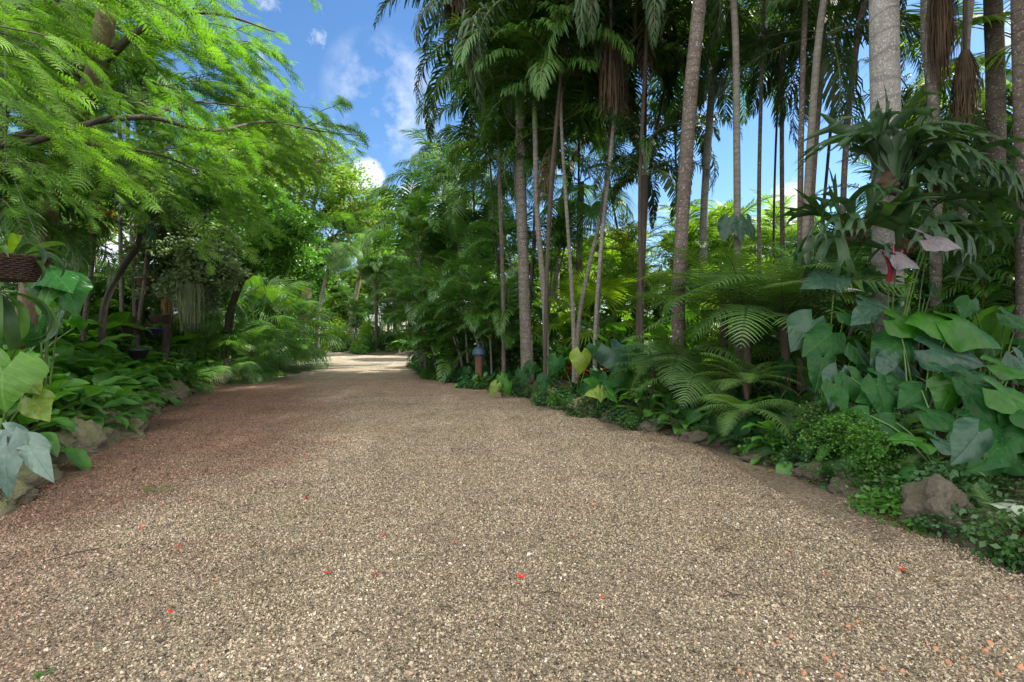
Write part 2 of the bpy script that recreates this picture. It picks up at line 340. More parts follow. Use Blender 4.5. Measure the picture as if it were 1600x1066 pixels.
def patchy(t, stops, vec, scale, detail=5):
    n = tnoise(t, scale, detail, vec, .6); return ramp(t, n, stops)
def gravel_macro(t, base, pos):          # large patches of tone in the gravel, some of it painted light and shade
    s = t.nodes.new('ShaderNodeSeparateXYZ'); t.links.new(pos, s.inputs[0])
    n = tnoise(t, .38, 5, pos, .6); n2 = tnoise(t, 1.5, 6, pos, .65)
    damp_shade = mth(t, 'ADD', mth(t, 'MULTIPLY', mth(t, 'ADD', mth(t, 'ADD', s.outputs[0], mth(t, 'MULTIPLY', mth(t, 'MAXIMUM', mth(t, 'SUBTRACT', s.outputs[1], 6), 0), .3)), 1.7), -.5), mth(t, 'MULTIPLY', mth(t, 'SUBTRACT', n, .5), 2.6))
    damp_shade = mth(t, 'MULTIPLY', mth(t, 'ADD', damp_shade, mth(t, 'MULTIPLY', mth(t, 'SUBTRACT', n2, .5), 1.4)), .9, True)
    damp_shade = mth(t, 'MAXIMUM', damp_shade, mth(t, 'MULTIPLY', mth(t, 'ADD', mth(t, 'MULTIPLY', mth(t, 'SUBTRACT', s.outputs[1], 9), .16), mth(t, 'MULTIPLY', mth(t, 'SUBTRACT', n2, .5), 2)), .7, True))
    damp_shade = mth(t, 'MULTIPLY', damp_shade, mth(t, 'SUBTRACT', 1, mth(t, 'MULTIPLY', mth(t, 'SUBTRACT', s.outputs[1], 13), .16, True)))
    mp = t.nodes.new('ShaderNodeMapping'); mp.inputs['Scale'].default_value = (1.3, .22, 1); mp.inputs['Rotation'].default_value = (0, 0, R(-12)); t.links.new(pos, mp.inputs[0])
    track = mth(t, 'MULTIPLY', mth(t, 'SUBTRACT', tnoise(t, .9, 4, mp.outputs[0], .55), .5), 6, True)
    base = mixc(t, mth(t, 'MULTIPLY', track, .8), base, mixc(t, 1.0, base, (1.3, 1.32, 1.36), 'MULTIPLY'))
    c = mixc(t, mth(t, 'MULTIPLY', damp_shade, .8), base, mixc(t, 1.0, base, (.66, .42, .41), 'MULTIPLY'))  # pinkish tint at left and mid drive: damp gravel plus painted shade
    c = mixc(t, mth(t, 'MULTIPLY', mth(t, 'SUBTRACT', s.outputs[1], 15), .12, True), c, mixc(t, 1.0, c, (1.1, 1.15, 1.22), 'MULTIPLY'))  # far drive paler: sunlight put into the gravel colour
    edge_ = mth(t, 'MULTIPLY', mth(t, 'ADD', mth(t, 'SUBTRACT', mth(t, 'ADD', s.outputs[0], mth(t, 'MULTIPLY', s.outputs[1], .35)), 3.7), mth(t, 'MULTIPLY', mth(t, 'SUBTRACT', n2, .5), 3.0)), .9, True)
    c = mixc(t, mth(t, 'MULTIPLY', edge_, .75), c, mixc(t, 1.0, c, (.5, .42, .40), 'MULTIPLY'))  # darker toward the right bed: damp plus shade painted into the colour
    mossy = mth(t, 'MULTIPLY', mth(t, 'SUBTRACT', tnoise(t, .9, 6, pos, .7), .54), 5, True)
    c = mixc(t, mth(t, 'MULTIPLY', mossy, .45), c, mixc(t, 1.0, c, (.85, .86, .5), 'MULTIPLY'))
    dark = mth(t, 'MULTIPLY', mth(t, 'SUBTRACT', tnoise(t, 1.1, 7, pos, .7), .52), 5, True)
    return mixc(t, mth(t, 'MULTIPLY', dark, .65), c, mixc(t, 1.0, c, (.5, .44, .44), 'MULTIPLY'))
STONES = [(0, (.03, .023, .016)), (.22, (.15, .12, .08)), (.42, (.34, .28, .185)), (.68, (.43, .36, .245)), (.82, (.35, .22, .15)), (.93, (.52, .455, .34)), (1, (.62, .56, .45))]
def sheet_mat():
    m, t, out = newmat('gravel_sheet'); g = t.nodes.new('ShaderNodeNewGeometry'); pos = g.outputs['Position']
    cols = []; hs_ = []
    for sc in (62, 118):
        v = t.nodes.new('ShaderNodeTexVoronoi'); v.inputs['Scale'].default_value = sc; t.links.new(pos, v.inputs['Vector'])
        s = t.nodes.new('ShaderNodeSeparateColor'); t.links.new(v.outputs['Color'], s.inputs[0])
        cols.append(ramp(t, s.outputs[0], STONES)); hs_.append(mth(t, 'MULTIPLY', mth(t, 'SUBTRACT', s.outputs[1], mth(t, 'MULTIPLY', v.outputs['Distance'], 1.6)), 1.0 if sc == 62 else .5))
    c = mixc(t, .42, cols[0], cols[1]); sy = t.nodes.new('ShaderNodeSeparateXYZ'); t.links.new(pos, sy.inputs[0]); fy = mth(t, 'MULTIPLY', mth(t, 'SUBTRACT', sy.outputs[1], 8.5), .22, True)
    c = mixc(t, 1.0, c, mixc(t, fy, (.74, .72, .68), (1.12, 1.1, 1.08)), 'MULTIPLY')  # near sheet darker: damp fines and the shade between loose stones, in colour
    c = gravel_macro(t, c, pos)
    pb = t.nodes.new('ShaderNodeBsdfPrincipled'); t.links.new(c, pb.inputs['Base Color']); pb.inputs['Roughness'].default_value = .85
    bp = t.nodes.new('ShaderNodeBump'); bp.inputs['Strength'].default_value = 1; bp.inputs['Distance'].default_value = .012
    t.links.new(mth(t, 'ADD', hs_[0], hs_[1]), bp.inputs['Height']); t.links.new(bp.outputs[0], pb.inputs['Normal']); t.links.new(pb.outputs[0], out.inputs[0]); return m
def stone_mat():
    m, t, out = newmat('gravel_stones'); g = t.nodes.new('ShaderNodeNewGeometry'); oi = t.nodes.new('ShaderNodeObjectInfo')
    r = mth(t, 'FRACT', mth(t, 'ADD', g.outputs['Random Per Island'], oi.outputs['Random']))
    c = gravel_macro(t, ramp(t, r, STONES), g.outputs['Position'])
    pb = t.nodes.new('ShaderNodeBsdfPrincipled'); t.links.new(c, pb.inputs['Base Color']); pb.inputs['Roughness'].default_value = .8; t.links.new(pb.outputs[0], out.inputs[0]); return m
def soil_mat():
    m, t, out = newmat('leaf_litter_soil'); g = t.nodes.new('ShaderNodeNewGeometry'); pos = g.outputs['Position']
    v = t.nodes.new('ShaderNodeTexVoronoi'); v.inputs['Scale'].default_value = 22; t.links.new(pos, v.inputs['Vector'])
    s = t.nodes.new('ShaderNodeSeparateColor'); t.links.new(v.outputs['Color'], s.inputs[0])
    c = ramp(t, s.outputs[0], [(0, (.018, .013, .01)), (.5, (.05, .035, .025)), (.8, (.11, .075, .05)), (1, (.05, .07, .03))])
    c = mixc(t, mth(t, 'MULTIPLY', mth(t, 'SUBTRACT', tnoise(t, 1.2, 6, pos), .45), 3, True), c, (.03, .024, .018))
    pb = t.nodes.new('ShaderNodeBsdfPrincipled'); t.links.new(c, pb.inputs['Base Color']); pb.inputs['Roughness'].default_value = .95
    bp = t.nodes.new('ShaderNodeBump'); bp.inputs['Distance'].default_value = .03; t.links.new(s.outputs[1], bp.inputs['Height']); t.links.new(bp.outputs[0], pb.inputs['Normal'])
    t.links.new(pb.outputs[0], out.inputs[0]); return m
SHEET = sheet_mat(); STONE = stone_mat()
def gridmesh(xs, ys, zf, name, mat, keep=None):
    X, Y = np.meshgrid(xs, ys); Z = zf(X, Y); V = np.stack([X, Y, Z], -1).reshape(-1, 3); idx = np.arange(X.size).reshape(X.shape)
    F = np.stack([idx[:-1, :-1], idx[:-1, 1:], idx[1:, 1:], idx[1:, :-1]], -1).reshape(-1, 4)
    if keep is not None: F = F[keep(V[F].mean(1))]
    used = np.unique(F); rm = np.zeros(len(V), int); rm[used] = np.arange(len(used))
    mb = MB(); mb.add(V[used], rm[F]); o = mb.obj(name, mat); o['kind'] = 'structure'; return o
u = np.linspace(-1, 1, 321); gx = 34 * u + 1400 * u ** 9; u = np.linspace(-.62, 1, 331); gy = 14 + 46 * u + 1400 * u ** 9
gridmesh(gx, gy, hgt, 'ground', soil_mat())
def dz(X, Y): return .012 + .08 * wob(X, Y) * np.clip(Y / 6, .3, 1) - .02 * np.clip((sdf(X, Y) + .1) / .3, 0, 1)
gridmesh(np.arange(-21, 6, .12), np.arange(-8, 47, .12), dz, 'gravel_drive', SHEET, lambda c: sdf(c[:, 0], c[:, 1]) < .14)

# loose stones over the near part of the sheet: tiles of stones, one stuff object
def stone_tile(seed, n=6000, size=1.0):
    r = np.random.default_rng(seed); a = np.array([[1, 0, 0], [-1, 0, 0], [0, 1, 0], [0, -1, 0], [0, 0, 1], [0, 0, -1.]]); f = np.array([[0, 2, 4], [2, 1, 4], [1, 3, 4], [3, 0, 4], [2, 0, 5], [1, 2, 5], [3, 1, 5], [0, 3, 5]])
    s = r.gamma(6, .0009, n)[:, None]; V = a[None] * (1 + r.uniform(-.35, .35, (n, 6, 1))); V = V * np.stack([r.uniform(.8, 1.3, n), r.uniform(.7, 1.1, n), r.uniform(.45, .8, n)], -1)[:, None] * s[:, :, None]
    Q = r.normal(size=(n, 4)); Q /= np.linalg.norm(Q, axis=1, keepdims=True); w, x, y, z = Q.T
    M = np.stack([1 - 2 * (y * y + z * z), 2 * (x * y - z * w), 2 * (x * z + y * w), 2 * (x * y + z * w), 1 - 2 * (x * x + z * z), 2 * (y * z - x * w), 2 * (x * z - y * w), 2 * (y * z + x * w), 1 - 2 * (x * x + y * y)], -1).reshape(-1, 3, 3)
    V = np.einsum('kij,knj->kni', M, V); T = np.stack([r.uniform(-.5, .5, n) * size, r.uniform(-.5, .5, n) * size, r.uniform(0.0, .006, n)], -1)
    mb = MB(); mb.add((V + T[:, None]).reshape(-1, 3), (f[None] + (np.arange(n) * 6)[:, None, None]).reshape(-1, 3)); return mb
pts = []
for i in range(-10, 6):
    for j in range(1, 16):
        x, y = i * 1.0, j * 1.0 - .1
        if abs(x) < 1.12 * y + 1.2 and sdf(np.array([x]), np.array([y]))[0] < .05: pts.append((x, y))
tiles = bpy.data.collections.new('gravel_tiles')
for k in range(6):
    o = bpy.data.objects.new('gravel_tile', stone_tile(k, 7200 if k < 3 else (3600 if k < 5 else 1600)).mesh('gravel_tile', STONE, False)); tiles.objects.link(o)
pm = bpy.data.meshes.new('gravel_points'); pm.from_pydata([(x, y, float(dz(np.array([x]), np.array([y]))[0]) - .002) for x, y in pts], [], [])
at_ = pm.attributes.new('tile', 'INT', 'POINT'); at_.data.foreach_set('value', [(i * 7 % 3) if y < 9.2 else (3 + i % 2 if y < 11.2 else 5) for i, (x, y) in enumerate(pts)])
go = link('loose_gravel', pm); go['kind'] = 'stuff'; go['label'] = 'small tan and grey stones lying loose over the near drive'
ng = bpy.data.node_groups.new('gravel_nodes', 'GeometryNodeTree')
ng.interface.new_socket('Geometry', in_out='INPUT', socket_type='NodeSocketGeometry'); ng.interface.new_socket('Geometry', in_out='OUTPUT', socket_type='NodeSocketGeometry')
gi = ng.nodes.new('NodeGroupInput'); gout = ng.nodes.new('NodeGroupOutput'); ip = ng.nodes.new('GeometryNodeInstanceOnPoints'); ci = ng.nodes.new('GeometryNodeCollectionInfo')
ci.inputs['Collection'].default_value = tiles; ci.inputs['Separate Children'].default_value = True; ci.inputs['Reset Children'].default_value = True
rv = ng.nodes.new('FunctionNodeRandomValue'); rv.data_type = 'INT'; rv.inputs[4].default_value = 0; rv.inputs[5].default_value = 3; cb = ng.nodes.new('ShaderNodeCombineXYZ'); qm = ng.nodes.new('ShaderNodeMath'); qm.operation = 'MULTIPLY'; qm.inputs[1].default_value = math.pi / 2; ng.links.new(rv.outputs[2], qm.inputs[0]); ng.links.new(qm.outputs[0], cb.inputs[2])
ng.links.new(gi.outputs[0], ip.inputs['Points']); ng.links.new(ci.outputs[0], ip.inputs['Instance']); ip.inputs['Pick Instance'].default_value = True
na = ng.nodes.new('GeometryNodeInputNamedAttribute'); na.data_type = 'INT'; na.inputs[0].default_value = 'tile'; ng.links.new(na.outputs[0], ip.inputs['Instance Index'])
ng.links.new(cb.outputs[0], ip.inputs['Rotation']); ng.links.new(ip.outputs[0], gout.inputs[0])
gm = go.modifiers.new('scatter', 'NODES'); gm.node_group = ng

# ------------------------------------------------------------------ leaf and frond shapes (each points along +x, upper side +z)
def frond(L=3.0, n=46, ll=.7, w=.03, a0=55, bend=95, v=25, droop=.25, plum=0.0, seed=0, pet=.12, tipw=.1, prof=None, lean=0, cols=1, stiff=1.0, mid=.35, yaw=0.0, rr=.018):
    r = np.random.default_rng(seed); k = 24; s = np.linspace(0, 1, k); ang = R(a0) - R(bend) * s ** 1.25 * stiff
    st = L / (k - 1); pt = np.zeros((k, 3)); yw = yaw * s
    for i in range(1, k): pt[i] = pt[i - 1] + st * np.array([math.cos(ang[i]) * math.cos(yw[i]), math.cos(ang[i]) * math.sin(yw[i]), math.sin(ang[i])])
    mb = MB(); tube(mb, pt, [rr * L / 3 * 1.4, rr * L / 3, rr * .25 * L / 3], 4, 1, cap=False)
    Tg = unit(np.gradient(pt, axis=0)); m = 2 * n; t = np.repeat(np.linspace(pet, .99, n), 2) + r.normal(0, .003, m); t = np.clip(t, 0, 1); sg = np.tile([1., -1.], n)
    q = lambda A: np.stack([np.interp(t, s, A[:, i]) for i in range(3)], -1)
    p0 = q(pt); T = unit(q(Tg)); Sd = unit(np.cross(np.array([0, 0, 1.]), T)) * sg[:, None]; Nn = np.cross(T, Sd * sg[:, None])
    tt = (t - pet) / (1 - pet); ln = ll * (.25 + .75 * np.sin(np.pi * np.clip(tt * .86 + .14, 0, 1)) ** .7) * (1 - .3 * tt) * r.uniform(.88, 1.08, m)
    fa = np.radians(22 + 38 * tt + r.normal(0, 4, m)); va = np.radians(v + r.normal(0, 5, m)) + plum * r.uniform(-1.4, 1.2, m)
    d = unit(np.cos(fa)[:, None] * (np.cos(va)[:, None] * Sd + np.sin(va)[:, None] * Nn) + np.sin(fa)[:, None] * T)
    ks = 4; Pt = np.zeros((m, ks, 3)); Pt[:, 0] = p0; dd = d.copy()
    for i in range(1, ks):
        Pt[:, i] = Pt[:, i - 1] + dd * (ln / (ks - 1))[:, None]; dd = unit(dd + np.array([0, 0, -droop]) * (.6 + .6 * i) * r.uniform(.7, 1.3, (m, 1)))
    D_ = unit(np.gradient(Pt, axis=1)); S = unit(np.cross(np.broadcast_to(Nn[:, None], D_.shape), D_) + 1e-4)
    Wd = np.array(prof or [mid, 1, .8, tipw])[None] * (w * np.sqrt(ln / ll))[:, None]
    mb.add(*ribbons(Pt, S, Wd, .35, np.cross(D_, S), cols), 0); return mb

def fanleaf(Rr=.6, seg=34, span=300, fuse=.5, pet=.9, droop=.25, seed=0, pleat=.35, tipdrop=.5, nrib=6):
    r = np.random.default_rng(seed); th = np.radians(np.linspace(-span / 2, span / 2, seg)); dth = np.radians(span / seg) / 2
    rr = np.array([.03, .28, fuse, (fuse + 1) / 2, .9, 1.0])[None] * Rr * (1 - .18 * (np.abs(th) / th.max()) ** 2)[:, None] * r.uniform(.93, 1.04, (seg, 1))
    dirs = np.stack([np.cos(th), np.sin(th), 0 * th], -1); Pt = dirs[:, None] * rr[..., None]
    x = rr / Rr; Pt[..., 2] = -droop * Rr * x ** 2 - tipdrop * Rr * np.clip(x - fuse, 0, 1) ** 2 * r.uniform(.6, 1.6, (seg, 1)) + .10 * Rr * np.abs(np.sin(th))[:, None] * x
    S = np.stack([-np.sin(th), np.cos(th), 0 * th], -1)[:, None] + 0 * Pt
    wd = np.minimum(rr * math.tan(dth), fuse * Rr * math.tan(dth) * 1.02); wd[:, 3] *= .85; wd[:, 4] *= .35; wd[:, 5] *= .06
    Nn = np.zeros_like(Pt); Nn[..., 2] = -1
    mb = MB(); mb.add(*ribbons(Pt + np.array([pet, 0, 0]), S, wd, pleat, Nn, 2), 0)
    xs = np.linspace(0, 1, 7); tube(mb, np.stack([xs * pet, 0 * xs, -.12 * pet * (1 - xs) ** 1 * 0 - .15 * pet * (1 - xs) ** 2], -1), [.014, .009, .007], 4, 1, cap=False); return mb

def heart(L=.6, Wd=.42, back=.28, lobe=.34, fold=.18, droop=.35, wave=.03, seed=0, nr=16, nc=4, tip=1.0, stalk=0.0, rip=0.0):
    """aroid blade, stalk joins at the origin, tip at +x"""
    r = np.random.default_rng(seed); mb = MB(); xs = np.concatenate([-back * np.cos(np.linspace(0, np.pi / 2, 9))[:-1], np.linspace(0, 1, nr)])
    s = (xs + back) / (1 + back); w = np.where(s < .32, np.sqrt(np.clip(1 - (np.clip(.32 - s, 0, 1) / .33) ** 2, 0, 1)), 1 - (np.clip(s - .32, 0, 1) / .68) ** 1.55); w = w / w.max()
    yin = np.where(xs < 0, (-xs / back) ** .8 * lobe * .8 + .015, 0); w = np.maximum(w, yin + .02); w[-1] = .008; w[0] = yin[0] + .04
    ph = r.uniform(0, 6, 4)
    for sg in (1, -1):
        c = np.linspace(0, 1, nc + 1); Y = (yin[:, None] + (w - yin)[:, None] * c) * Wd / 1.0
        X = np.repeat((xs * L)[:, None], nc + 1, 1) - np.where(xs < 0, 0, 0)[:, None]
        Z = fold * Y - droop * L * np.clip(xs, 0, 1)[:, None] ** 2 - .5 * droop * L * np.clip(-xs, 0, 1)[:, None] - .55 * Y ** 2 / Wd
        Z = Z + wave * L * (Y / Wd) ** 1.5 * np.sin(xs[:, None] * 9 + ph[0 if sg > 0 else 1]) + .3 * wave * L * np.sin(xs[:, None] * 21 + ph[2]) * (Y / Wd) ** 2
        Z = Z + rip * L * np.sin(2 * np.pi * (s[:, None] * 7 - 2.6 * Y / Wd) + ph[3]) * np.clip(Y / Wd * 3, 0, 1)
        V = np.stack([X, Y * sg, Z], -1).reshape(-1, 3); idx = np.arange(V.shape[0]).reshape(len(xs), nc + 1)
        F = np.stack([idx[:-1, :-1], idx[:-1, 1:], idx[1:, 1:], idx[1:, :-1]], -1).reshape(-1, 4)
        if sg > 0: F = F[:, ::-1]
        U = np.stack([.5 + sg * .5 * Y / Wd, np.repeat(s[:, None], nc + 1, 1)], -1).reshape(-1, 2); mb.add(V, F, U, 0)
    return mb
def lance(L=.5, Wd=.09, droop=.5, fold=.3, pet=.35, a0=60, seed=0, k=9, shape=.8, wave=.0, pr=.006):
    """long blade on its own stalk, rising from the origin"""
    r = np.random.default_rng(seed); n = k + 5; s = np.linspace(0, 1, n); ang = R(a0) - droop * 2.2 * s ** 1.6 * (1 + .0 * s); st = (L + pet) / (n - 1); pt = np.zeros((n, 3))
    for i in range(1, n): pt[i] = pt[i - 1] + st * np.array([math.cos(ang[i]), 0, math.sin(ang[i])])
    i0 = np.searchsorted(s, pet / (L + pet)); b = pt[i0:]; kb = len(b); x = np.linspace(0, 1, kb)
    T = unit(np.gradient(b, axis=0)); S = np.tile([0, 1., 0], (kb, 1)); Nn = np.cross(T, S)
    w = Wd * np.sin(np.pi * np.clip(x * .97 + .02, 0, 1) ** shape) ** .8; w[-1] = .002
    b = b + Nn * (wave * np.sin(x * 14 + r.uniform(0, 6)))[:, None] * Wd
    mb = MB(); mb.add(*ribbons(b[None], S[None], w[None], fold, Nn[None], 4), 0)
    if pet > 0: tube(mb, pt[:i0 + 1], [pr * 1.3, pr * .8], 4, 1, cap=False)
    return mb
def fernfrond(L=1.2, n=26, pl=.28, seed=0, a0=45, bend=70, bip=True, w=.02, pet=.12, pin=14, rr=.006):
    r = np.random.default_rng(seed); k = 20; s = np.linspace(0, 1, k); ang = R(a0) - R(bend) * s ** 1.2; st = L / (k - 1); pt = np.zeros((k, 3))
    for i in range(1, k): pt[i] = pt[i - 1] + st * np.array([math.cos(ang[i]), 0, math.sin(ang[i])])
    mb = MB(); tube(mb, pt, [rr * 1.5, rr, rr * .3], 4, 1, cap=False); Tg = unit(np.gradient(pt, axis=0))
    m = 2 * n; t = np.repeat(np.linspace(pet, .99, n), 2); sg = np.tile([1., -1.], n); q = lambda A: np.stack([np.interp(t, s, A[:, i]) for i in range(3)], -1)
    p0 = q(pt); T = unit(q(Tg)); Sd = np.tile([0, 1., 0], (m, 1)) * sg[:, None]; Nn = np.cross(T, np.tile([0, 1., 0], (m, 1)))
    tt = (t - pet) / (1 - pet); ln = pl * np.clip(np.sin(np.pi * (tt * .8 + .2)) ** .8, .05, 1) * r.uniform(.92, 1.05, m); fa = np.radians(14 + 26 * tt + r.normal(0, 3, m))
    d = unit(np.cos(fa)[:, None] * Sd + np.sin(fa)[:, None] * T + .06 * Nn); ks = 5; Pt = np.zeros((m, ks, 3)); Pt[:, 0] = p0; dd = d
    for i in range(1, ks): Pt[:, i] = Pt[:, i - 1] + dd * (ln / (ks - 1))[:, None]; dd = unit(dd + np.array([0, 0, -.13]) + .04 * T)
    if not bip:
        D_ = unit(np.gradient(Pt, axis=1)); S = unit(np.cross(np.broadcast_to(Nn[:, None], D_.shape), D_)); mb.add(*ribbons(Pt, S, np.array([.7, 1, .85, .55, .08])[None] * w * (ln / pl)[:, None] ** .5, 0, None, 1), 0); return mb
    # pinnules: little blades along every pinna
    u_ = np.repeat(np.linspace(.06, .98, pin), 2); s2 = np.tile([1., -1.], pin); ki = u_ * (ks - 1); i0 = np.minimum(ki.astype(int), ks - 2); f = ki - i0
    B = Pt[:, i0] * (1 - f)[None, :, None] + Pt[:, i0 + 1] * f[None, :, None]; Dp = unit(Pt[:, i0 + 1] - Pt[:, i0]); S2 = unit(np.cross(np.broadcast_to(Nn[:, None], Dp.shape), Dp)) * s2[None, :, None]
    pw = w * (1.15 - u_)[None] * (ln / pl)[:, None] ** .6; a = ln[:, None] / pin * .62
    base1 = B - Dp * a[..., None] * .8; base2 = B + Dp * a[..., None] * .8; tip = B + S2 * pw[..., None] + Dp * a[..., None] * 1.2 - np.array([0, 0, 1.]) * pw[..., None] * .25; tp2 = B + S2 * pw[..., None] * .75 - Dp * a[..., None] * .35
    V = np.stack([base1, tp2, tip, base2], 2).reshape(-1, 3); F = np.arange(len(V)).reshape(-1, 4); mb.add(V, F, None, 0); return mb
def diamond(L=1, w=.3, fold=.15, m=0):
    V = np.array([[0, 0, 0], [.45 * L, w * L, fold * w * L], [L, 0, -.08 * L], [.45 * L, -w * L, fold * w * L], [.5 * L, 0, 0]]); 
    return (V, [np.array([[0, 4, 2, 1], [0, 3, 2, 4]])], np.zeros((5, 2)), [m])
def rand_frames(n, r, up=.6, jitter=1.0):
    X = r.normal(size=(n, 3)); X[:, 2] = X[:, 2] * .6 - .25; N = r.normal(size=(n, 3)) * jitter; N[:, 2] = np.abs(N[:, 2]) + up; return frames(X, N)

# ------------------------------------------------------------------ plant builders
def meshes(fn, mats, cnt=3, name='frond', **kw):
    return [fn(seed=i * 17 + 3, **{k: (v[i % len(v)] if isinstance(v, list) else v) for k, v in kw.items()}).mesh(name, mats) for i in range(cnt)]
FR = {
 'tall':   meshes(frond, [L_['palm'], RACH], 4, L=[2.9, 3.2, 2.6, 3.0], n=60, ll=.88, w=.023, a0=50, bend=[110, 130, 95, 120], v=12, droop=.5, plum=.25),
 'foxtail': meshes(frond, [L_['palm_dk'], RACH], 4, L=[3.0, 2.7, 3.3, 2.9], n=80, ll=.50, w=.024, a0=52, bend=[130, 150, 140, 125], v=0, droop=.5, plum=1.0, prof=(.4, .9, 1, .5)),
 'green':  meshes(frond, [L_['palm'], RACH], 4, L=[2.2, 2.5, 2.0, 2.3], n=44, ll=.72, w=.026, a0=48, bend=[100, 118, 88, 125], v=14, droop=.42, plum=.12),
 'areca':  meshes(frond, [L_['areca'], RACH], 4, L=[1.7, 1.9, 1.5, 2.1], n=36, ll=.52, w=.017, a0=62, bend=[112, 98, 125, 108], v=18, droop=.34),
 'broad':  meshes(frond, [L_['areca'], RACH], 3, L=[1.5, 1.7, 1.4], n=15, ll=.48, w=.045, a0=58, bend=[100, 115, 90], v=12, droop=.22, prof=(.5, 1, .9, .3)),
 'limey':  meshes(frond, [L_['palm_lime'], RACH], 3, L=[1.7, 1.9, 1.5], n=34, ll=.5, w=.019, a0=60, bend=[110, 95, 120], v=18, droop=.3),
 'yellow': meshes(frond, [L_['palm_yl'], RACH], 2, L=2.2, n=40, ll=.5, w=.022, a0=40, bend=[80, 100], v=25, droop=.3, plum=.4),
 'hang':   meshes(frond, [L_['palm_dk'], RACH], 3, L=[2.2, 2.6, 2.0], n=46, ll=.75, w=.02, a0=-10, bend=[70, 60, 75], v=0, droop=.9, plum=.5),
 'dead':   meshes(frond, [L_['thatch'], L_['thatch']], 2, L=[1.6, 1.9], n=26, ll=.5, w=.016, a0=-50, bend=[35, 25], v=10, droop=.9, plum=.6),
}
FAN = meshes(fanleaf, [L_['fan'], STEM], 3, 'fan_leaf', Rr=[.5, .55, .45], seg=32, span=[300, 280, 310], fuse=.45, pet=[.9, 1.1, .75], tipdrop=[.6, 1.0, .7])
FAN_BIG = meshes(fanleaf, [L_['fan'], STEM], 3, 'fan_leaf', Rr=[.75, .7, .8], seg=50, span=[280, 300, 260], fuse=.36, pet=[1.0, 1.2, .9], tipdrop=[1.0, 1.5, .8], droop=.35, pleat=.6)
FAN_YL = meshes(fanleaf, [L_['lime'], STEM], 2, 'fan_leaf', Rr=.8, seg=36, span=[260, 290], fuse=.4, pet=1.0, tipdrop=.5)

def crown(root, fl, n, top, r, pit=(-20, 55), sc=(1, 1), name='frond', spread=2.4, az0=None, azr=None):
    """fronds round a point, older ones lower; every frond is a child of its palm"""
    az = r.uniform(0, 6.28) if az0 is None else az0
    for i in range(n):
        f = i / max(1, n - 1); a = az + i * 2.39996 if azr is None else r.uniform(*azr); p = pit[0] + (pit[1] - pit[0]) * f + r.normal(0, 5)
        s = r.uniform(*sc) if sc[0] != sc[1] else sc[0]
        link(name, fl[int(r.integers(len(fl)))], root, tuple(np.array(top) + [0, 0, .012 * i * s]), (r.normal(0, .12), -R(p), a), s)
def palm(name, label, base, pts, rad, bark, fl, n, r_seed, shaft=None, pit=(-25, 45), sc=(1, 1), group=None, cat='palm tree', sides=14, auto=True, dead=0, fname='frond', bulge=None, shl=1.1):
    r = np.random.default_rng(r_seed); b = np.array(base, float); root = thing(name, label, cat, b, group, auto=auto)
    q = [np.array(p, float) - b for p in pts]; mb = MB(); nn = max(14, int(np.linalg.norm(q[-1] - q[0]) * 3)); tube(mb, q, rad, sides, 0, nn, lump=.012); mb.obj('trunk', bark, root)
    top = q[-1]; d = unit(q[-1] - q[-2])
    if shaft:
        mb = MB(); rt = np.atleast_1d(rad)[-1]; tube(mb, [top - d * .05, top + d * shl * .3, top + d * shl], [rt * 1.25, rt * 1.15, rt * .6], 12, 0, 8); mb.obj('crownshaft', shaft, root); top = top + d * shl * .95
    crown(root, fl, n, top, r, pit, sc, fname)
    if dead: crown(root, FR['dead'], dead, top - d * .3, r, (-15, 10), (.8, 1.1), 'dead_frond')
    return root

def broadtree(name, label, base, pts, rad, blobs, leafm, lsize, nleaf, seed, bark='wood', group=None, auto=True, cat='tree', lw=.3, per=90, up=.5):
    r = np.random.default_rng(seed); b = np.array(base, float); root = thing(name, label, cat, b, group, auto=auto); mb = MB()
    tube(mb, [np.array(p, float) - b for p in pts], rad, 10, 0, 16, lump=.05); mb.obj('trunk', B_[bark], root)
    top = np.array(pts[-1], float) - b; mb = MB(); lb = MB(); vol = sum(q[3] ** 2 for q in blobs)
    for (cx, cy_, cz, br) in blobs:
        c = np.array([cx, cy_, cz]) - b; K = max(3, int(nleaf * br * br / vol / per)); mid = (top + c) / 2 + r.normal(0, .15 * br, 3); tube(lb, [top - [0, 0, .2 * br], mid, c], [rad[-1] * .8, rad[-1] * .5, rad[-1] * .2], 6, 0, 8, lump=.04)
        v = unit(r.normal(size=(K, 3))) * (r.uniform(.35, 1, (K, 1)) ** .5) * br * np.array([1, 1, .8]); cc = c + v
        for q in cc[:min(K, 22)]: tube(lb, [c, (c + q) / 2 + r.normal(0, .08 * br, 3), q], [rad[-1] * .25, rad[-1] * .12, rad[-1] * .05], 4, 0, 5, cap=False)
        kk = per; T = (cc[:, None] + r.normal(size=(K, kk, 3)) * np.array([.19, .19, .11]) * br * r.uniform(.6, 1.3, (K, 1, 1))).reshape(-1, 3)
        Ms = rand_frames(len(T), r, up) * (lsize * r.uniform(.7, 1.25, len(T)))[:, None, None]; mb.inst(diamond(1, lw), Ms, T)
    lb.obj('branches', B_[bark], root); mb.obj('crown', [leafm], root); return root

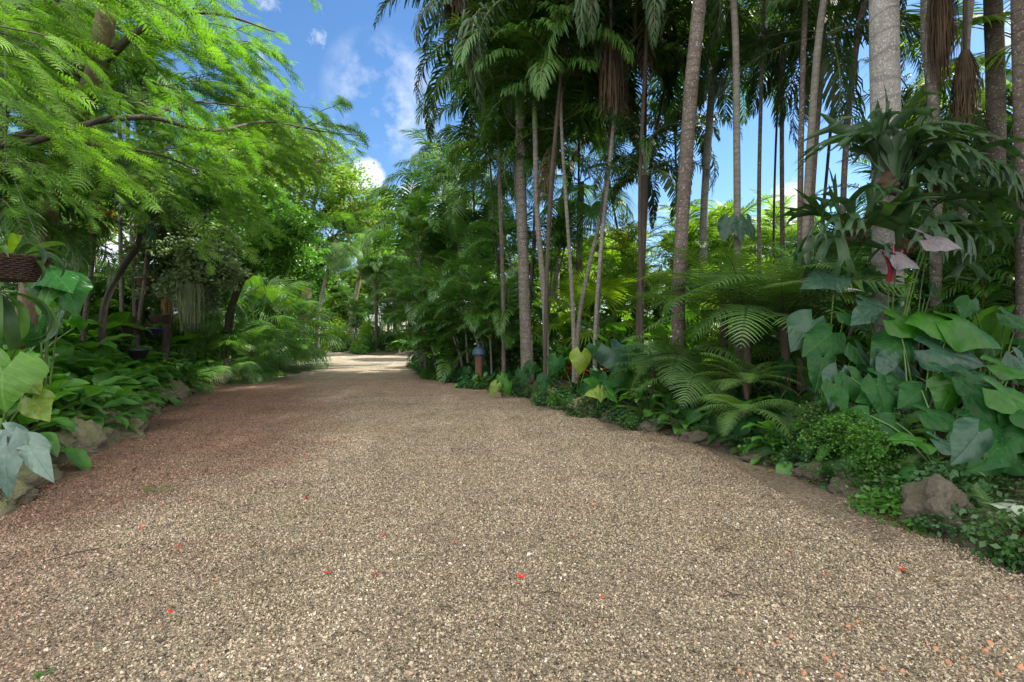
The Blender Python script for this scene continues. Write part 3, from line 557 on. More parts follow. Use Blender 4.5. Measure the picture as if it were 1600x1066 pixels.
def clump(fn_meshes, n, pit, sc, root, r, spread=.1, name='leaf', jz=0):
    for i in range(n):
        a = i * 2.39996 + r.normal(0, .25); f = (i + .5) / n; p = pit[0] + (pit[1] - pit[0]) * f + r.normal(0, 5); s = r.uniform(*sc)
        link(name, fn_meshes[int(r.integers(len(fn_meshes)))], root, (spread * math.cos(a) * (1 - f), spread * math.sin(a) * (1 - f), r.uniform(0, jz) if jz else 0), (r.normal(0, .15), -R(p), a), s)
def merged_clump(leaf_mbs, n, pit, sc, seed, spread=.1, twist=.2):
    """a low plant as one foliage mesh"""
    r = np.random.default_rng(seed); mb = MB()
    for i in range(n):
        a = i * 2.39996 + r.normal(0, .3); f = (i + .5) / n; p = R(pit[0] + (pit[1] - pit[0]) * f + r.normal(0, 8)); s = r.uniform(*sc)
        M = np.array(Matrix.Rotation(a, 3, 'Z') @ Matrix.Rotation(-p, 3, 'Y') @ Matrix.Rotation(r.normal(0, twist), 3, 'X')) * s
        T = np.array([spread * math.cos(a + 1) * (1 - f) * r.uniform(.3, 1), spread * math.sin(a + 1) * (1 - f) * r.uniform(.3, 1), 0]); mb.inst(leaf_mbs[int(r.integers(len(leaf_mbs)))].template(), [M], [T])
    return mb
def leafy(seed, n, rad, hgt_, size, lw=.32, stems=8, up=.8):
    """small-leaved mound"""
    r = np.random.default_rng(seed); mb = MB(); v = r.normal(size=(n, 3)); v = unit(v) * r.uniform(.3, 1, (n, 1)) ** .5; v[:, 2] = np.abs(v[:, 2]); T = v * [rad, rad, hgt_] * r.uniform(.8, 1.1, (n, 1))
    k = max(4, n // 14); cc = T[:k]; T = cc[r.integers(0, k, n)] + r.normal(0, .09 * rad, (n, 3)); T[:, 2] = np.maximum(T[:, 2], .01)
    mb.inst(diamond(1, lw), rand_frames(n, r, up) * (size * r.uniform(.6, 1.2, n))[:, None, None], T)
    for q in cc[:stems * 3]: tube(mb, [[q[0] * .2, q[1] * .2, 0], [q[0] * .7, q[1] * .7, q[2] * .6], q], [.006, .004, .002], 4, 1, 5, cap=False)
    return mb
SP = [lance(L=.48, Wd=.115, pet=.5, a0=a, droop=d, seed=i, wave=.12) for i, (a, d) in enumerate(((70, .55), (62, .75), (75, .9), (66, .6)))]
PL = {}
PL['spath'] = [merged_clump(SP, 30, (-45, 18), (.7, 1.15), 40 + i, .16).mesh('foliage', [L_['spath'], STEM]) for i in range(4)]
BT = [lance(L=.9, Wd=.19, pet=.7, a0=78, droop=d, seed=i, wave=.1, pr=.012) for i, d in enumerate((.4, .65, .9))]
PL['ginger'] = [merged_clump(BT, 13, (-22, 8), (.75, 1.2), 60 + i, .2).mesh('foliage', [L_['banana'], STEM]) for i in range(3)]
PL['cordy'] = [merged_clump([lance(L=.5, Wd=.05, pet=.05, a0=60, droop=.5, seed=i) for i in range(3)], 22, (-20, 25), (.7, 1.1), 70 + i, .06).mesh('foliage', [L_[m], STEM]) for i, m in enumerate(('shrub', 'red', 'lime'))]
FF = [fernfrond(L=.55, n=20, pl=.11, seed=i, w=.012, pin=8, rr=.003, a0=58, bend=b) for i, b in enumerate((80, 100, 65))]
PL['fern'] = [merged_clump(FF, 16, (-25, 20), (.6, 1.1), 80 + i, .05).mesh('foliage', [L_[m], STEM_DK]) for i, m in enumerate(('fern', 'fern_dk', 'fern_dk'))]
PL['fern_lt'] = [merged_clump(FF, 13, (-25, 15), (.7, 1.1), 90 + i, .05).mesh('foliage', [L_['fern_lt'], STEM]) for i in range(2)]
PL['low'] = [leafy(100 + i, 900, .34, .26, .055).mesh('foliage', [L_[m], STEM_DK]) for i, m in enumerate(('shrub', 'fern_dk', 'shrub', 'maiden'))]
PL['bush'] = [leafy(110 + i, 3200, .8, 1.3, .10, .28, 14).mesh('foliage', [L_[m], STEM_DK]) for i, m in enumerate(('shrub', 'tree_b', 'shrub', 'tree_a', 'lime'))]
HS = [heart(L=.22, Wd=.12, seed=i, nr=8, nc=3) for i in range(3)]
def stalked(hm, h, seed):
    mb = MB(); tube(mb, [[0, 0, 0], [.05, 0, h * .6], [.1, 0, h]], [.006, .004], 4, 1, 5, cap=False); M = np.array(Matrix.Rotation(R(35), 3, 'Y')); mb.inst(hm.template(), [M], [[.1, 0, h]]); return mb
PL['anth'] = [merged_clump([stalked(HS[i % 3], .28 + .06 * i, i) for i in range(4)], 14, (-35, 15), (.7, 1.3), 120 + i, .08).mesh('foliage', [L_['aroid'], STEM]) for i in range(3)]
PL['strap'] = [merged_clump([lance(L=.9, Wd=.022, pet=0.02, a0=72, droop=.75 + .1 * i, seed=i, fold=.2) for i in range(3)], 26, (-15, 20), (.6, 1.1), 130 + i, .06).mesh('foliage', [L_['shrub'], STEM]) for i in range(2)]

PCAT = {'spath': ('peace_lily', 'plant'), 'ginger': ('shell_ginger', 'plant'), 'cordy': ('cordyline', 'plant'), 'fern': ('small_fern', 'fern'), 'fern_lt': ('pale_fern', 'fern'), 'low': ('low_shrub', 'shrub'),
        'bush': ('leafy_bush', 'shrub'), 'anth': ('anthurium', 'plant'), 'strap': ('strap_leaf_plant', 'plant')}
def plant(kind, label, x, y, s=1.0, v=None, group=None, z=None, rz=None, cat=None, name=None, tilt=0.0):
    me = PL[kind][int(rng.integers(len(PL[kind]))) if v is None else v]; z = H(x, y) - .02 if z is None else z
    o = thing(name or PCAT[kind][0], label, cat or PCAT[kind][1], (x, y, z), group, rng.uniform(0, 6.28) if rz is None else rz)
    f = link('foliage', me, o, (0, 0, 0), (rng.normal(0, .06) + tilt, rng.normal(0, .06), 0), (s, s, s * float(rng.uniform(.9, 1.15)))); return o
def bladed(root, me, attach, tip, normal, size, mat_stalk=None, start=None, name='leaf', r=.008, both=None):
    """one big leaf of a plant: attach point and tip direction in world axes, stalk back to the plant's foot"""
    b = np.array(root.location); X = unit(np.array(tip, float)); M = frames(X[None], np.array(normal, float)[None])[0] * size; a = np.array(attach) - b
    mt = Matrix([[M[0][0], M[0][1], M[0][2], a[0]], [M[1][0], M[1][1], M[1][2], a[1]], [M[2][0], M[2][1], M[2][2], a[2]], [0, 0, 0, 1]])
    o = link(name, me, root, mat=mt)
    if mat_stalk is not None:
        st = np.array(start if start is not None else [0, 0, 0], float); md = st * .45 + a * .55 + [0, 0, .12 * np.linalg.norm(a - st)]; mb = MB(); tube(mb, [st, md, a], [r * 1.5, r, r * .8], 6, 0, 10); mb.obj('stalk', mat_stalk, root)
    return o
HT = {k: [heart(L=1, Wd=w, back=.3, seed=i * 3 + 1, fold=f, droop=d, wave=.055, rip=.007, nr=28, nc=6).mesh('leaf', [L_[k]]) for i, (w, f, d) in enumerate(((.44, .25, .16), (.52, .08, .28), (.36, .35, .1)))] for k in ('aroid', 'aroid_br', 'aroid_sl', 'aroid_pk', 'aroid_yl')}
HT['silver_leaf'] = [heart(L=1, Wd=.27, back=.34, seed=i, fold=.2, droop=.25, wave=.05, rip=.006, nr=26, nc=6).mesh('leaf', [L_['silver_leaf']]) for i in range(2)]
HT['round'] = [heart(L=.8, Wd=.6, back=.5, seed=i, fold=.1, droop=.35, wave=.06, rip=.012, nr=28, nc=6).mesh('leaf', [L_['ribbed']]) for i in range(2)]
print('builders ready')

# ------------------------------------------------------------------ tall palms on the right
def tp(Y, pix, topz=None, dx=0.0, dy=0.0):
    """trunk line from the soil up through points seen in the photograph, at distance Y"""
    q = [P(a, b, Y) for a, b in pix]; x0 = q[0][0]; out = [np.array([x0, Y, H(x0, Y) - .05])] + [p for p in q if p[2] > .35]
    if topz and topz > out[-1][2] + .3: out.append(np.array([out[-1][0] + dx, Y + dy, topz]))
    return out
SH = L_['shrub']
def tall(name, label, Y, pix, topz, rad, bark, fl, n, seed, dx=0, dy=0, **k):
    q = tp(Y, pix, topz, dx, dy); rad = [v * (.82 if name == 'royal_palm' else .68) for v in rad]; return palm(name, label, q[0], q, rad, B_[bark], FR[fl] if isinstance(fl, str) else fl, n, seed, auto=False, **k)
royal = tall('royal_palm', 'thickest pale grey palm trunk, speckled, carrying the big staghorn fern', 6.6, [(1388, 560), (1386, 300), (1381, 0)], 10.5, [.24, .215, .205, .2], 'royal', 'tall', 15, 1, shaft=B_['shaft'], sc=(1.1, 1.3), pit=(-20, 60), group='tall palms right of the drive', sides=28, shl=1.6)
tall('foxtail_palm', 'stout brown palm trunk with pale flecks, left of the thin pale trunk above the ferns', 8.6, [(1060, 520), (1062, 420), (1078, 160), (1093, 0)], 10.2, [.19, .165, .175, .17], 'palm_br', 'foxtail', 15, 2, dx=.2, group='tall palms right of the drive', sides=18, shaft=B_['shaft'])
tall('slender_palm', 'slender straight pale trunk with a hanging pair of blue-green leaves at mid height', 9.0, [(1153, 520), (1152, 350), (1150, 100), (1146, 0)], 9.6, [.10, .09, .085], 'palm_gr', 'green', 12, 3, dx=-.1, group='tall palms right of the drive', shaft=B_['shaft'])
tall('slender_palm', 'very thin brown palm trunk between the hanging blue leaves and the crossing trunks', 10.5, [(1187, 520), (1186, 300), (1190, 120), (1193, 20)], 8.6, [.065, .058, .055], 'palm_br', 'green', 11, 4, group='tall palms right of the drive', sc=(.7, .9))
tall('slender_palm', 'thinnest dark stem against the blue sky left of the crossing trunks', 13, [(1208, 500), (1210, 300), (1217, 100)], 10.5, [.045, .04], 'wood_dk', 'hang', 8, 5, group='tall palms right of the drive', sc=(.5, .8))
tall('slender_palm', 'thin straight trunk, left one of the crossing trunks beside the staghorn fern', 8.8, [(1249, 540), (1250, 400), (1252, 200), (1259, 0)], 10.4, [.075, .07, .065], 'palm_br', 'tall', 12, 6, dx=.2, group='tall palms right of the drive', sc=(.8, 1), shaft=B_['shaft'])
tall('slender_palm', 'grey trunk leaning right that joins the thin straight trunk at its foot', 8.4, [(1252, 540), (1256, 420), (1268, 200), (1287, 0)], 9.8, [.10, .088, .08], 'palm_gr', 'tall', 12, 7, dx=.5, group='tall palms right of the drive', shaft=B_['shaft'])
tall('slender_palm', 'narrow trunk behind the leaning grey trunk, fronds hanging over it', 9.6, [(1265, 500), (1270, 300), (1284, 120), (1290, 60)], 7.3, [.07, .06], 'palm_br', 'hang', 9, 8, group='tall palms right of the drive')
tall('slender_palm', 'brown trunk leaning right just left of the thick pale trunk', 9.4, [(1316, 520), (1318, 300), (1330, 140), (1351, 0)], 10.6, [.085, .075, .07], 'palm_br', 'tall', 12, 9, dx=.6, group='tall palms right of the drive', shaft=B_['shaft'])
tall('grey_palm', 'grey palm trunk far behind with bare frond stubs spreading at its top', 13.5, [(1098, 480), (1100, 330), (1110, 170), (1114, 130)], None, [.17, .15, .13], 'royal', 'green', 14, 10, shaft=B_['shaft'], pit=(-40, 50), sc=(.9, 1.2), group='tall palms right of the drive')
tall('triangle_palm', 'tallest stout trunk in the middle, patched with pale lichen and mossy at its foot', 12.2, [(824, 570), (820, 480), (815, 330), (813, 220)], 6.9, [.30, .215, .19, .17], 'palm', 'green', 17, 11, pit=(-35, 50), sc=(1.0, 1.3), group='tall palms right of the drive', sides=20, shaft=B_['shaft'])
tall('slender_palm', 'thin pale trunk curving away just right of the stout middle trunk', 11.6, [(853, 530), (849, 450), (839, 330), (836, 200)], 6.7, [.115, .10, .085], 'palm_gr', 'green', 11, 12, group='tall palms right of the drive', dx=.1, pit=(-30, 50), shaft=B_['shaft'])
tall('slender_palm', 'dark thin stem between the pale curving trunk and the whitest pole', 12.5, [(855, 520), (856, 400), (859, 290)], 6.0, [.05, .045], 'wood_dk', 'broad', 9, 13, group='tall palms right of the drive')
tall('slender_palm', 'thin brown trunk rising out of dark fronds left of the stout middle trunk', 13.2, [(787, 540), (786, 450), (781, 300)], 6.2, [.09, .075], 'palm_br', 'green', 12, 14, group='tall palms right of the drive', pit=(-30, 45))
tall('slender_palm', 'whitish thin pole leaning left, its foot wrapped in climbing leaves', 11, [(897, 540), (892, 430), (882, 280), (877, 190)], 7.2, [.09, .06, .05], 'palm_gr', 'tall', 12, 15, group='tall palms right of the drive', pit=(-35, 50), sc=(.7, .9))
tall('slender_palm', 'long thin trunk leaning right, from the ferns up to the dark dry skirt', 10.6, [(930, 525), (938, 400), (952, 260), (972, 95)], 8.0, [.075, .062, .055], 'palm_gr', 'tall', 12, 16, group='tall palms right of the drive', dx=.3)
tall('slender_palm', 'thin trunk leaning right behind the long leaning one, starting further left', 11.6, [(903, 520), (915, 440), (940, 330), (958, 200)], 7.8, [.09, .07, .06], 'palm_gr', 'green', 11, 17, group='tall palms right of the drive', dx=.4)
tall('fan_palm', 'short dark trunk behind, shaded, between the whitish pole and the leaning pair', 15, [(905, 500), (905, 400), (908, 285)], None, [.17, .15, .15], 'palm_br', FAN_BIG, 18, 18, pit=(-60, 50), sc=(1.1, 1.4), group='tall palms right of the drive', fname='fan_leaf')
tall('dark_palm', 'dark straight trunk under a low feathery crown, left of the stout brown trunk', 10.8, [(998, 540), (1001, 450), (1006, 330), (1007, 275)], None, [.13, .115, .12], 'wood_dk', 'foxtail', 14, 19, pit=(-45, 50), sc=(.55, .7), group='tall palms right of the drive')
tall('leaning_palm', 'pale leaning trunk in bright light far behind the thin poles', 19, [(868, 470), (872, 380), (888, 270)], 9.5, [.22, .19, .17], 'royal', 'tall', 12, 20, dx=.8, group='tall palms right of the drive')
tall('bottle_palm', 'pale thin trunk at the top right, half hidden by the hanging dry skirt', 7.8, [(1500, 520), (1505, 300), (1508, 90), (1516, 0)], 9.2, [.11, .09, .08], 'royal', 'tall', 11, 21, dx=.3, group='tall palms right of the drive', shaft=B_['shaft'])
tall('dark_palm', 'dark mottled trunk at the right edge of the view', 6.4, [(1600, 560), (1599, 300), (1592, 0)], 8.8, [.13, .12, .115], 'palm_br', 'tall', 13, 22, group='tall palms right of the drive')
tall('fishtail_palm', 'pale forked trunk under a hanging dry skirt right of the thickest trunk', 7.6, [(1462, 560), (1462, 300), (1458, 160), (1448, 60)], 7.6, [.12, .11, .11], 'palm', 'foxtail', 9, 23, group='tall palms right of the drive', pit=(-5, 50))
# crowns whose trunks stand further back
tall('foxtail_palm', 'foxtail palm whose dark plumes hang out over the drive against the sky', 13.2, [(818, 540), (808, 300), (786, 60)], 9.2, [.11, .10, .10], 'palm_br', 'foxtail', 26, 24, group='tall palms right of the drive', pit=(-45, 45), sc=(1.2, 1.5), dead=3)
tall('foxtail_palm', 'dark foxtail crown cut by the top edge above the curving pale trunk', 10.6, [(852, 540), (860, 300), (885, 40)], 8.9, [.07, .06, .06], 'wood_dk', 'foxtail', 22, 34, group='tall palms right of the drive', pit=(-50, 40), sc=(.95, 1.2), dead=1)
tall('foxtail_palm', 'dark foxtail crown cut by the top edge left of the stout brown trunk', 10.2, [(1003, 540), (1000, 300), (1010, 60)], 8.6, [.07, .06, .06], 'wood_dk', 'foxtail', 22, 35, group='tall palms right of the drive', pit=(-50, 40), sc=(.95, 1.2), dead=1)
tall('foxtail_palm', 'foxtail palm with a brown dry skirt hanging in the dark top centre', 11.8, [(932, 540), (946, 300), (960, 120)], 8.2, [.06, .055, .055], 'palm_br', 'foxtail', 15, 25, group='tall palms right of the drive', pit=(-40, 50), dead=5)
tall('feather_palm', 'broad crowned palm with bright arching fronds above the stout middle trunk', 11.8, [(852, 540), (858, 380), (870, 200)], 6.6, [.05, .045], 'palm_br', 'tall', 14, 26, group='tall palms right of the drive', pit=(-30, 55), sc=(.75, .95), dead=2)
tall('feather_palm', 'feathery palm crown filling the gap over the dark straight trunk', 13.4, [(1002, 540), (1012, 300), (1045, 100)], 9.6, [.07, .06], 'palm_br', 'tall', 15, 27, group='tall palms right of the drive', pit=(-40, 55))
tall('feather_palm', 'palm with green fronds hanging between the thin straight trunks', 11.5, [(1225, 540), (1222, 300), (1222, 60)], 8.6, [.08, .07], 'palm_br', 'hang', 14, 28, group='tall palms right of the drive', pit=(0, 60))
tall('yellow_palm', 'low palm with sunlit yellow-green arching fronds behind the leaning poles', 15.5, [(990, 470), (985, 400)], None, [.12, .1], 'palm_gr', 'yellow', 12, 29, pit=(-10, 50), sc=(.8, 1), group='tall palms right of the drive')
tall('fan_palm', 'fan palm with yellow-green leaves in the top right corner', 8.8, [(1640, 520), (1625, 250), (1610, 60)], 7.0, [.15, .14], 'palm_br', FAN_YL, 14, 30, pit=(-40, 40), sc=(1.1, 1.4), group='tall palms right of the drive', fname='fan_leaf')
tall('feather_palm', 'dark feather palm crown at the right edge below the staghorn level', 7.6, [(1590, 560), (1580, 450)], None, [.1, .1], 'palm_br', 'areca', 16, 31, pit=(-35, 60), sc=(.8, 1.1), group='tall palms right of the drive')
for i, (px, top, Y, h, fl, lab) in enumerate(((846, -30, 14, 9.6, 'tall', 'dark feathery crown at the top edge above the whitish pole'), (905, 70, 14.5, 9.4, 'foxtail', 'dark plumed crown behind the reddish dry strands'), (1010, 60, 13, 8.8, 'tall', 'dark feathery crown above the dark straight trunk'), (930, 150, 16, 8.6, 'green', 'middle height crown behind the leaning poles'), (760, 170, 15.5, 7.9, 'tall', 'crown under the dark plumes left of the stout middle trunk'),
        (850, 250, 17, 7.4, 'foxtail', 'crown filling the gap right of the stout middle trunk'), (1055, 210, 16, 7.8, 'foxtail', 'crown behind the stout brown trunk'), (1150, 120, 14, 8.8, 'green', 'crown behind the slender pale trunk'), (1310, 60, 12, 8.4, 'foxtail', 'thin plumed crown behind the brown leaning trunk'), (740, 300, 18, 6.4, 'tall', 'low crown at the edge of the sky gap'), (1420, 150, 12, 7.0, 'hang', 'hanging crown right of the thickest trunk'), (1540, 190, 9, 5.6, 'hang', 'dark radiating crown before the right edge trunk'))):
    bx = {846: 822, 905: 903, 1010: 1003, 930: 1000, 760: 786, 850: 826, 1055: 1062, 1150: 1154, 1310: 1256, 740: 742, 1420: 1392, 1540: 1592}[px]; tall('feather_palm', lab, Y, [(bx, 540), ((bx + px) / 2, 360), (px, top)], None, [.06, .055, .05], 'wood_dk', fl, 16, 700 + i, pit=(-50, 50), sc=(.8, 1.05), group='tall palms right of the drive')
# unseen palms added outside the view on the right to shade the drive
for i, (x, y, h) in enumerate(((6.5, 2.2, 6.5), (8.2, 8.4, 10.5), (11, 6.5, 9.5), (7.6, 4.4, 9), (10.5, 10, 12), (9.5, 3.0, 9.5), (8.2, 6.2, 8.0), (12, 8, 11), (9.8, -1, 9), (13, 4, 12), (7.2, .6, 7.5))):
    palm('feather_palm', 'tall feather palm added for shade outside the view', (x, y, H(x, y)), [(x, y, H(x, y)), (x + .2, y, h * .5), (x, y, h)], [.16, .13, .12], B_['palm_br'], FR['tall'], 15, 60 + i, group='palms added for shade beyond the right edge', sc=(1.1, 1.35))

# hanging dry skirt of thread-like flower strands
def strands(n, r, L, spread, w=.006, out=.3):
    mb = MB(); Pt = np.zeros((n, 7, 3)); a = r.uniform(0, 6.28, n); rad = r.uniform(0, 1, n) ** .6 * spread; ln = L * r.uniform(.5, 1.05, n)
    for i in range(7):
        t = i / 6; Pt[:, i] = np.stack([np.cos(a) * (rad * (.25 + .75 * min(1, t * out * 5)) + .01), np.sin(a) * (rad * (.25 + .75 * min(1, t * out * 5)) + .01), -ln * t + .08 * np.sin(3 * t)], -1) + r.normal(0, .012, (n, 3)) * t
    S = np.tile(unit(np.stack([np.sin(a), -np.cos(a), 0 * a], -1))[:, None], (1, 7, 1)); mb.add(*ribbons(Pt, S, np.tile([w, w, w, w, w * .9, w * .8, w * .3], (n, 1)))); return mb
r = np.random.default_rng(5)
for (px, py, Y, L, sp, lab, n, w) in ((1470, -40, 7.5, 1.8, .2, 'brown dry flower skirt hanging like a mane at the top right', 260, .008), (1508, 80, 7.4, 1.2, .18, 'smaller dark flower skirt hanging right of the brown mane', 240, .008),
                                   (955, 60, 10.1, 1.6, .3, 'reddish brown dry strands hanging in the dark top centre', 240, .009), (715, -20, 12.4, 1.5, .45, 'brown dry strands hanging beside the foxtail plumes', 260, .01), (790, 40, 12.3, 2.0, .4, 'olive flower strands hanging left of the bright arching fronds', 260, .01)):
    c = P(px, py, Y); o = thing('flower_skirt', lab, 'palm flowers', c, 'dry flower skirts of the palms', auto=False)
    strands(n, r, L, sp, w).obj('strands', [L_['thatch'] if Y != 12.3 else L_['palm']], o); mb = MB(); tube(mb, [[.0, 0, .9], [0, 0, .3], [0, 0, -.1]], [.03, .03, .02], 6, 0, 6); mb.obj('flower_stalk', B_['fibre'], o)

# ------------------------------------------------------------------ staghorn fern on the royal trunk
def stagfrond(seed, L=1.0, droop=.5, up=50, forks=3):
    r = np.random.default_rng(seed); mb = MB()
    def seg(p, d, nrm, ln, w0, w1, depth, dr):
        k = 7; Pt = np.zeros((1, k, 3)); Pt[0, 0] = p; dd = d
        for i in range(1, k): Pt[0, i] = Pt[0, i - 1] + dd * ln / (k - 1); dd = unit(dd + np.array([0, 0, -dr]) / (k - 1))
        S = unit(np.cross(nrm, unit(np.gradient(Pt[0], axis=0))))[None]; w = np.linspace(w0, w1, k)[None]
        if depth == 0: w = w * np.array([1, 1, .95, .85, .65, .4, .08])
        mb.add(*ribbons(Pt, S, w, .35, np.cross(unit(np.gradient(Pt[0], axis=0)), S[0])[None], 4))
        if depth > 0:
            e = Pt[0, -1]; sv = S[0, -1]; nn = unit(np.cross(dd, sv)); nf = 3 if depth == forks and r.random() < .5 else 2
            for j in range(nf):
                o = (j - (nf - 1) / 2) / ((nf - 1) / 2 or 1); d2 = unit(dd + sv * o * r.uniform(.5, .95) + r.normal(0, .1, 3)); seg(e + sv * o * w1 * .45 - dd * w1 * .5, d2, nn, ln * r.uniform(.5, .9), w1 * .55, w1 * (.7 if depth > 1 else .25), depth - 1, dr * 1.5)
    seg(np.zeros(3), np.array([math.cos(R(up)), 0, math.sin(R(up))]), np.array([-math.sin(R(up)), 0, math.cos(R(up))]), L * .55, .025 * L, .115 * L, forks, droop); return mb
SG = [stagfrond(i, 1.0, d, u, f).mesh('antler_frond', [L_['stag']]) for i, (d, u, f) in enumerate(((.2, 60, 2), (.6, 50, 3), (1.0, 35, 3), (.3, 72, 2)))]
def staghorn(label, c, n, s, seed, span=(0, 2 * math.pi), pit=(-55, 25), root=None, shield=True):
    r = np.random.default_rng(seed); o = thing('staghorn_fern', label, 'fern', c, 'staghorn ferns', auto=False)
    for i in range(n):
        a = span[0] + (span[1] - span[0]) * ((i * .618) % 1); link('antler_frond', SG[int(r.integers(4))], o, (.18 * math.cos(a) * s, .18 * math.sin(a) * s, r.uniform(-.2, .2) * s), (r.normal(0, .35), -R(r.uniform(*pit)), a), s * r.uniform(.7, 1.15))
    if shield:
        for i in range(3):
            a = i * 2.1 + r.uniform(-.2, .2); v = np.array([math.cos(a), math.sin(a), .1]); b = HT['round'][i % 2]; q = link('shield_frond', SHD, o, mat=Matrix.LocRotScale(Vector(v * .2 * s - np.array([0, 0, .1])), Matrix(frames(np.array([[0, 0, 1.]]) + .2 * v, v[None])[0].tolist()).to_quaternion(), (s * .3,) * 3))
    return o
SHD = heart(L=.6, Wd=.45, back=.5, seed=9, fold=-.3, droop=-.2, wave=.16).mesh('shield_frond', [L_['thatch']])
c = P(1386, 285, 6.35); staghorn('largest staghorn fern, antler fronds raised around the thick pale trunk', c, 14, .95, 1, (2.4, 7.0), (0, 60))
c = P(1455, 300, 6.5); staghorn('staghorn fern hanging to the right of the thick trunk, light green', c, 13, .85, 2, (2.6, 7.2), (-30, 45))
c = P(1335, 360, 6.3); staghorn('lower staghorn fern with drooping dark fronds left of the thick trunk', c, 13, .78, 3, (2.2, 5.6), (-55, 25))
c = P(1410, 380, 6.35); staghorn('lowest staghorn fern under the others on the thick trunk', c, 12, .8, 4, (3, 6.6), (-70, 10))
# hanging leaves on the slender pale trunk
o = thing('climbing_aroid', 'pair of drooping blue-green leaves hanging on the slender pale trunk', 'plant', P(1150, 345, 8.85), auto=False)
for dx, t in ((-.16, (-.35, -.1, -1)), (.16, (.4, -.1, -1)), (0, (.05, -.3, -.9))): bladed(o, HT['aroid_sl'][0], np.array(o.location) + [dx, -.08, .0], t, (dx * 2, -1, .4), .42, STEM, [0, .1, -.05])

# ------------------------------------------------------------------ understory palms and clumps on the right
def arecas(label, x, y, n, seed, h=(1.2, 3.2), fl='areca', sc=(.8, 1.1), spread=.5, group='clumping feather palms', nf=9, lean=.5, name='clumping_palm'):
    r = np.random.default_rng(seed); z = H(x, y); o = thing(name, label, 'palm tree', (x, y, z), group, auto=False); mb = MB(); tops = []
    for i in range(n):
        a = i * 2.4 + r.normal(0, .3); hh = r.uniform(*h); b = np.array([math.cos(a), math.sin(a), 0]); q = [b * spread * .4, b * (spread * .5 + lean * .15 * hh) + [0, 0, hh * .5], b * (spread * .6 + lean * .4 * hh) + [0, 0, hh]]
        tube(mb, q, [.04, .03, .028], 8, 0, 10); tops.append(q[-1])
    mb.obj('canes', B_['palm_gr'], o)
    k = min(98 // n, nf)
    for t in tops: crown(o, FR[fl], k, t, r, (-25, 55), sc)
    return o
def GX(px, Y): return (px - 800) / FPX * Y
for lab, px, Y, n, h, fl, sc, k in (
    ('feather palm clump leaning over the drive at its far bend', 668, 17.6, 6, (1.0, 3.4), 'areca', (.9, 1.2), 10),
    ('dark feather palm clump behind the blue-capped ornament', 735, 15.5, 7, (.8, 3.6), 'areca', (.9, 1.15), 10),
    ('tall feathery clump between the bend palm and the stout trunk', 715, 18.5, 6, (3.0, 6.0), 'areca', (1.0, 1.3), 10),
    ('broad-leaflet palm rising into the sky gap at the bend', 665, 19, 4, (4.4, 6.4), 'broad', (1.1, 1.5), 12),
    ('dense low clump of arching fronds at the ornament', 700, 16.0, 6, (.3, 1.3), 'broad', (.8, 1.1), 10),
    ('shaded feather palm clump left of the stout middle trunk', 770, 14.4, 6, (.6, 2.4), 'areca', (.8, 1.1), 10),
    ('feather palm clump behind the stout middle trunk', 835, 15.8, 6, (1.5, 4.4), 'areca', (.9, 1.2), 10),
    ('lit feather palm clump behind the leaning poles', 945, 16.5, 6, (1.2, 3.2), 'limey', (.9, 1.1), 10),
    ('dense clump in the left bed behind the split-leaved climber', 50, 11.5, 6, (1.0, 2.6), 'areca', (.8, 1.0), 10),
    ('clump in the left bed in front of the low tan wall', 135, 13, 6, (.8, 1.9), 'areca', (.7, .9), 10),
    ('clump in the left bed just left of the basket-hung tree', 215, 14, 6, (1.0, 2.4), 'areca', (.8, 1.0), 10),
    ('clump seen under the crown of the basket-hung tree', 300, 15.5, 6, (1.0, 2.6), 'areca', (.8, 1.1), 10),
    ('backlit clump between the dark and the stout brown trunks', 1030, 14.8, 6, (1.2, 3.6), 'limey', (.9, 1.1), 10),
    ('backlit clump right of the hanging blue leaves', 1225, 14.5, 5, (.8, 2.4), 'broad', (.9, 1.1), 9),
    ('tall backlit clump left of the hanging blue leaves', 1110, 15.5, 5, (2.2, 3.8), 'limey', (1.0, 1.2), 10),
    ('tall backlit clump right of the hanging blue leaves', 1180, 17, 5, (2.2, 4.0), 'limey', (1.1, 1.3), 10),
    ('tall clump behind the crossing trunks', 1275, 14, 5, (1.8, 3.2), 'limey', (1.0, 1.2), 10),
    ('tall shaded clump between the crossing trunks and the staghorn trunk', 1335, 11.5, 6, (2.0, 3.4), 'areca', (.9, 1.1), 10),
    ('dark clump of arching fronds right of the staghorn trunk', 1520, 8.4, 6, (1.6, 3.2), 'areca', (.9, 1.1), 9),
    ('dark clump filling the right edge behind the big leaves', 1590, 7.4, 6, (.6, 2.2), 'areca', (.8, 1.0), 9),
    ('dark clump under the staghorn ferns', 1440, 8.6, 6, (.9, 2.6), 'areca', (.8, 1.0), 9),
    ('dark clump left of the staghorn trunk', 1300, 9.2, 5, (.6, 2.0), 'areca', (.8, 1.0), 9),
    ('far feather palm clump in the far bed under the crowns', 600, 37.5, 7, (1.6, 5.5), 'areca', (1.1, 1.4), 10),
    ('far dark feather palm clump right of centre of the far bed', 640, 36, 6, (1.2, 5.0), 'areca', (1.1, 1.4), 10),
    ('far feather palm clump at the left end of the far bed', 560, 41, 6, (1.0, 4.0), 'areca', (1.1, 1.4), 10)):
    arecas(lab, GX(px, Y), Y, n, int(px), h, fl, sc, nf=k)

